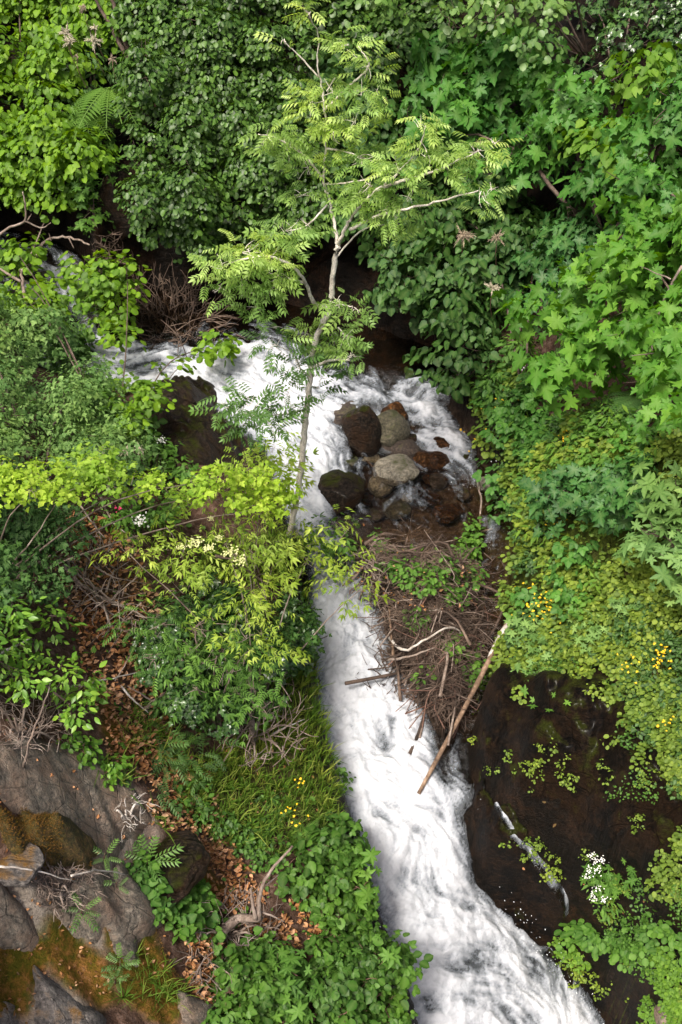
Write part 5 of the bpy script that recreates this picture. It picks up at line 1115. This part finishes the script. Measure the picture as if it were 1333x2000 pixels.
stick([(130,1090,.1),(150,1140,.1),(225,1205,.15)], 6, 'dead', 'thinner fallen branch below the upper one on the brown slope')
stick([(150,1000,.1),(185,1060,.2),(255,1110,.2)], 6, 'brush', 'brown fallen branch under the field maple')
stick([(30,1190,.1),(50,1140,.4),(40,1070,.6),(10,1010,.7)], 5, 'redstem', 'reddish bare stem arching up at the left edge')
stick([(35,1190,.1),(62,1150,.4),(70,1080,.6),(60,1040,.7)], 4, 'redstem', 'second reddish stem beside the arching one')
stick([(45,1180,.1),(80,1160,.4),(98,1110,.6),(100,1090,.6)], 3.5, 'redstem', 'thin reddish stem bending right over the soil')
stick([(0,1692,.2),(60,1700,.2),(150,1722,.2)], 5, 'bleached', 'pale stick across the soil under the moss boulder')
stick([(140,1710,.3),(190,1700,.3),(250,1708,.3)], 5, 'bleached', 'straight pale twig ending at the rowan seedling')
stick([(45,1500,.1),(62,1440,.5),(85,1380,.8),(100,1330,.9)], 6, 'dead', 'grey upright stem on the bare soil at the left')
stick([(900,1190,.05),(918,1130,.1),(935,1060,.2),(940,990,.3),(936,940,.3)], 8, 'dead', 'long thin pole lying up the dark channel right of the pile')
stick([(905,1058,.1),(930,1042,.15),(963,1032,.2)], 7, 'bleached', 'pale curved driftwood at the top right of the pile', subs=[[(935,1042,.15),(900,1050,.1)]])
stick([(705,885,.22),(722,905,.22),(745,928,.15)], 6, 'log', 'short orange-brown stick lying against the boulders')
stick([(618,935,.3),(628,965,.3),(655,1000,.2)], 4, 'brush', 'thin dark stick bending over the white water below the ash')
stick([(760,1245,.3),(790,1270,.35),(830,1250,.4),(880,1225,.4),(905,1240,.3)], 6, 'bleached', 'pale curved branch across the middle of the pile')
stick([(757,1290,.4),(800,1282,.45),(850,1265,.45)], 6, 'dead', 'grey branch poking left out of the pile')
stick([(770,1300,.3),(765,1240,.3),(757,1170,.3)], 7, 'log', 'reddish upright stick at the left side of the pile')
stick([(738,1385,.1),(745,1360,.2),(720,1352,.2),(692,1358,.2)], 4, 'brush', 'thin forked twig over the white water')
stick([(780,1510,.05),(795,1513,.1),(810,1540,.1)], 5, 'brush', 'dark twig crossing the foot of the long log')
stick([(905,347,.5),(930,345,.6),(985,355,.6)], 9, 'log', 'brown dead branch showing between sycamore and ash')
stick([(1333,520,2.4),(1305,570,2.3),(1285,620,2.2),(1275,680,2.2),(1278,700,2.2)], 6, 'dead', 'brown branch of the bright sycamore near the right edge', subs=[[(1310,545,2.4),(1250,520,2.4)],[(1278,690,2.3),(1230,695,2.3)]])
for k, (nd, w_, mt, lb) in enumerate([
 ([(150,1120,.1),(210,1165,.2),(300,1215,.3),(330,1235,.3)],5,'dead','long grey dead branch sloping down below the elder, topmost of the bundle'),
 ([(140,1130,.1),(200,1185,.2),(270,1225,.25)],4,'dead','thin dead branch in the middle of the grey bundle'),
 ([(160,1080,.3),(215,1125,.4),(290,1140,.5)],4,'dead','thin dead branch crossing above the grey bundle'),
 ([(130,950,.4),(165,1000,.5),(205,1050,.5)],5,'dead','bare grey stem under the yellow-green branch, left one'),
 ([(190,960,.4),(215,1010,.5),(245,1040,.5)],5,'dead','bare grey stem under the yellow-green branch, right one'),
 ([(235,1340,.1),(262,1368,.15),(290,1392,.15)],5,'bleached','pale broken stick lying on the brown leaves'),
 ([(225,1330,.1),(250,1290,.3),(275,1230,.3)],3,'dead','thin upright twig beside the brown leaves'),
 ([(455,1070,.8),(480,1110,1.),(520,1140,1.1),(528,1150,1.)],7,'brush','brown curved elder stem left of the ash foot'),
 ([(420,1085,1.5),(470,1100,1.5),(500,1135,1.3),(535,1180,1.)],6,'brush','bent elder branch showing between the flower heads and the ivy'),
 ([(610,1255,.3),(640,1242,.3)],4,'brush','short dark twig sticking out over the water from the ivy'),
 ([(670,1500,.2),(720,1515,.3),(745,1490,.3)],1.6,'brush','hair-thin twig arching over the lower white water'),
 ([(520,1440,.1),(560,1420,.2),(595,1405,.2)],4,'bleached','pale stick lying in the grass by the water edge')]): stick(nd, w_, mt, lb)
# ================================================================ FLOWERS
def flatmat(name, col, rough=.7, tr=.2): 
    m, nt, b = newmat(name); b.inputs['Base Color'].default_value = (*col, 1); b.inputs['Roughness'].default_value = rough
    n = noise_node(nt, 60, 2, .5, geopos(nt)); nt.links.new(mixc(nt, 1., col, ramp(nt, n.outputs[0], [(.3, (.7,) * 3), (.7, (1.2,) * 3)]), 'MULTIPLY'), b.inputs['Base Color']); return m
M['cream'] = flatmat('cream_plume', (.52, .47, .34)); M['tanplume'] = flatmat('faded_plume', (.34, .27, .19)); M['yellowflower'] = flatmat('yellow_petal', (.80, .50, .01)); M['white'] = flatmat('white_petal', (.80, .80, .74)); M['creamflower'] = flatmat('cream_umbel', (.50, .52, .22))
GP = [(130,52,42,'cream'),(136,70,40,'cream'),(186,48,22,'cream'),(184,68,44,'cream'),(220,108,22,'tanplume'),(150,105,18,'tanplume'),(165,8,24,'tanplume'),(905,442,56,'tanplume'),(972,452,42,'tanplume'),(962,550,44,'cream'),(940,275,36,'tanplume'),(245,872,34,'cream'),(273,866,30,'cream'),(1145,655,40,'tanplume')]
GL = ['upper left of the two cream plumes in the top left hazel','lower of the two cream plumes in the top left hazel','small cream plume tip by the leaning trunks','large cream plume by the leaning trunks','faded plume close to the foot of the leaning trunks','tiny faded plume above the hanging fern','pale plume at the very top left','largest faded plume in the dark linden','faded plume right of the largest one in the linden','cream plume lowest in the linden foliage','brownish plume behind the ash tip leaves','cream plume left of its twin above the yellow-green branch','cream plume right of its twin above the yellow-green branch','faded straw plume under the bright sycamore']
for (px, py, sz, mt), lb in zip(GP, GL):
    B = at_pull(px, py + sz * .3, 1.9 if py < 300 and px < 400 else 1.6); s = mpp(B); root = empty('goatsbeard_plume', B, lb, 'flower', "goat's beard flower plumes"); st, en = [], []
    stem_part(root, [B - UP * .5 + np.array((.05, .15, 0)), B - UP * .2, B], .006, .004, M['redstem'], 'stem', 5)
    for k in range(17):
        d = norm(rvec(1)[0] * np.array((1, .7, 1)) + np.array((0, -.25, .25))); L = sz * s * rng.uniform(.2, .56)
        for j in range(26): t = j / 26; p = B + d * L * t - UP * .25 * L * t * t; st.append(p); en.append(p + (rvec(1)[0] + d * .5) * .26 * L * (1.1 - t))
        st.append(B); en.append(B + d * L)
    twig_mesh(root, st, en, .75 * s, M[mt], 'flower_plume', 3, .1, 3)
def umbel(root, P, size, mat, name='flower_head', n=60):
    q = rng.normal(0, .35, (n, 3)) * size * np.array((1, 1, .22)) + P; T_ = rvec(n); o = stuff_leaves(name, L_ROUND, q, frames(T_, UP + rvec(n) * .3), np.full(n, size * .22), mat, root)
    return o
hd = empty('elder_flowers', at_pull(400, 1070, 1.8), 'flat cream flower heads on the elder in front of the ash', 'flower')
for px, py, sz in ((382,1057,26),(408,1070,24),(354,1068,16),(428,1050,16),(450,1078,26),(470,1094,26),(412,1012,12)): P = at_pull(px, py, 2.1); umbel(hd, P, .75 * sz * mpp(P), M['creamflower'])
for px, py, sz, pl, lb in ((272,1016,24,.9,'white flower head left of the elder'),(315,860,14,.8,'small white flower head above the yellow-green branch'),(1018,690,12,.3,'small white flower head on the right bank under the linden'),(1030,716,14,.3,'cream flower head just below the small white one')):
    P = at_pull(px, py, pl); r_ = empty('umbel_flower', P - UP * .2, lb, 'flower'); stem_part(r_, [P - UP * .25, P - UP * .1, P], .004, .003, M['fern_dark'], 'stem', 5); umbel(r_, P, sz * mpp(P), M['white'], n=40)
P = at_pull(230, 993, .9); r_ = empty('pink_flower', P, 'small crimson flower under the yellow-green branch', 'flower'); umbel(r_, P, 16 * mpp(P), flatmat('crimson_petal', (.45, .02, .09)), n=14)
YF = [((975,755),30,14,'yellow flowers beside the foot of the linden'),((950,790),30,8,'yellow flowers hanging over the thin fall, upper clump'),((935,860),30,8,'yellow flowers hanging over the thin fall, lower clump'),((1050,1180),48,50,'dense clump of yellow flowers on the right bank below the round-leaved cover'),((1010,1210),26,14,'yellow flowers at the edge above the leaning log'),((1110,960),40,24,'yellow flowers under the sycamore sapling'),((1240,985),30,18,'yellow flowers right of the sycamore sapling'),((1295,1280),24,26,'yellow flowers in the herbs near the right edge'),((1230,1290),26,14,'yellow flowers left of the ones near the right edge'),((1300,1410),16,10,'yellow flowers low on the right bank'),((1100,850),16,8,'few yellow flowers in the middle of the right bank'),((1060,570),30,10,'yellow flowers in the shade left of the bright sycamore'),((1090,1020),30,10,'yellow flowers left of the whorl-leaved bush'),((575,1590),26,12,'yellow flowers on the left bank near the grass'),((585,1530),20,7,'few yellow flowers in the grass above the left rock')]
for (px, py), rad, n, lb in YF:
    root = empty('yellow_flowers', hit(px, py), lb, 'flower', 'yellow flower clumps on the banks'); q = rng.normal(0, rad * .5, (n, 2)); P = at_pull(px + q[:, 0], py + q[:, 1], rng.uniform(.22, .36, n)); g = hit(px + q[:, 0], py + q[:, 1] + 4)
    twig_mesh(root, g, P, .003, M['fern'], 'stems', 3, .1, 4)
    leaf_objects('flower', L_WHORL_B, P, frames(rvec(n) * np.array((1, 1, .2)), UP + rvec(n) * .4 + (CAM - P) * .05), 6.8 * mpp(P) * rng.uniform(.7, 1.1, n), M['yellowflower'], root)
root = empty('white_flowers', hit(1180, 1790), 'clump of white flowers with cut green leaves on the dark wet rock', 'flower')
C, r = lumps([(1150,1700),(1190,1690),(1200,1780),(1165,1785)], 20, (.05, .25)); P, Fm, S = crown(C, r, 18 * mpp(C), cover=1.3, twig=3, upn=.9); put_leaves(L_LANCE, P, Fm, S, M['herb'], root, 60)
for px, py in ((1155,1672),(1165,1680),(1178,1682),(1150,1700),(1148,1712),(1170,1735),(1162,1755),(1180,1758),(1168,1700),(1160,1745)): P = at_pull(px, py, .4); umbel(root, P, 13 * mpp(P), M['white'], 'flower', 22)
# thin rill down the wet rock
RL = [(968,1578,5),(985,1600,7),(1005,1635,10),(1035,1665,12),(1065,1700,16),(1090,1735,18),(1108,1765,15),(1106,1800,12)]
c = spline(np.array(RL, float), 90); P = hit(c[:, 0], c[:, 1]); P[:, 2] = np.convolve(np.pad(P[:, 2], 10, 'edge'), np.ones(21) / 21, 'valid') + .10; w = c[:, 2] * mpp(P) * 1.2; T_ = norm(np.gradient(P, axis=0)); sd2 = norm(np.cross(T_, UP)); k = np.linspace(-1, 1, 13)
V = P[:, None] + sd2[:, None] * (k[None, :, None] * w[:, None, None]); V[..., 2] = V[..., 2] - .05 * (k[None] ** 2) + .02 * fbm(V[..., 0] * 20, V[..., 1] * 20, s=3)
fo = .45 + .8 * fbm(V[..., 0] * 16, V[..., 1] * 9, o=4, s=5) - .7 * np.abs(k)[None] ** 2
V = V - P[0]; o = add('rill', mesh_faces('rill', V.reshape(-1, 3), grid_faces(13, 90), M_WATER, True, {'foam': np.clip(fo, 0, 1).ravel()}), None, P[0]); tag(o, 'thin rill of water running down the dark rock', kind='structure')

# drops thrown off the edges of the white water
pp = np.vstack([np.column_stack([rng.normal(a, 16, n), rng.normal(b_, 22, n)]) for a, b_, n in ((x_, y_, m_ // 3) for x_, y_, m_ in ((1015,1810,70),(1045,1850,110),(1080,1890,130),(1110,1930,130),(1140,1975,130),(990,1780,50),(905,930,60),(925,960,50),(930,900,50),(900,1560,40),(690,870,40),(700,900,40),(790,1930,50),(800,1980,60),(735,1790,30),(650,1330,20)))])
P = at_pull(pp[:, 0], pp[:, 1], rng.uniform(.02, .30, len(pp))); D = norm(np.array((.5, -.6, -.1)) + rvec(len(pp)) * .5)
tag(stuff_leaves('spray_drops', T_oval(.22, .2, .6, .2), P, frames(D, UP + rvec(len(pp)) * .6), rng.uniform(1.2, 3.6, len(pp)) * mpp(P), flatmat('spray_white', (.62, .65, .68))), 'white drops of spray along the edge of the fall')
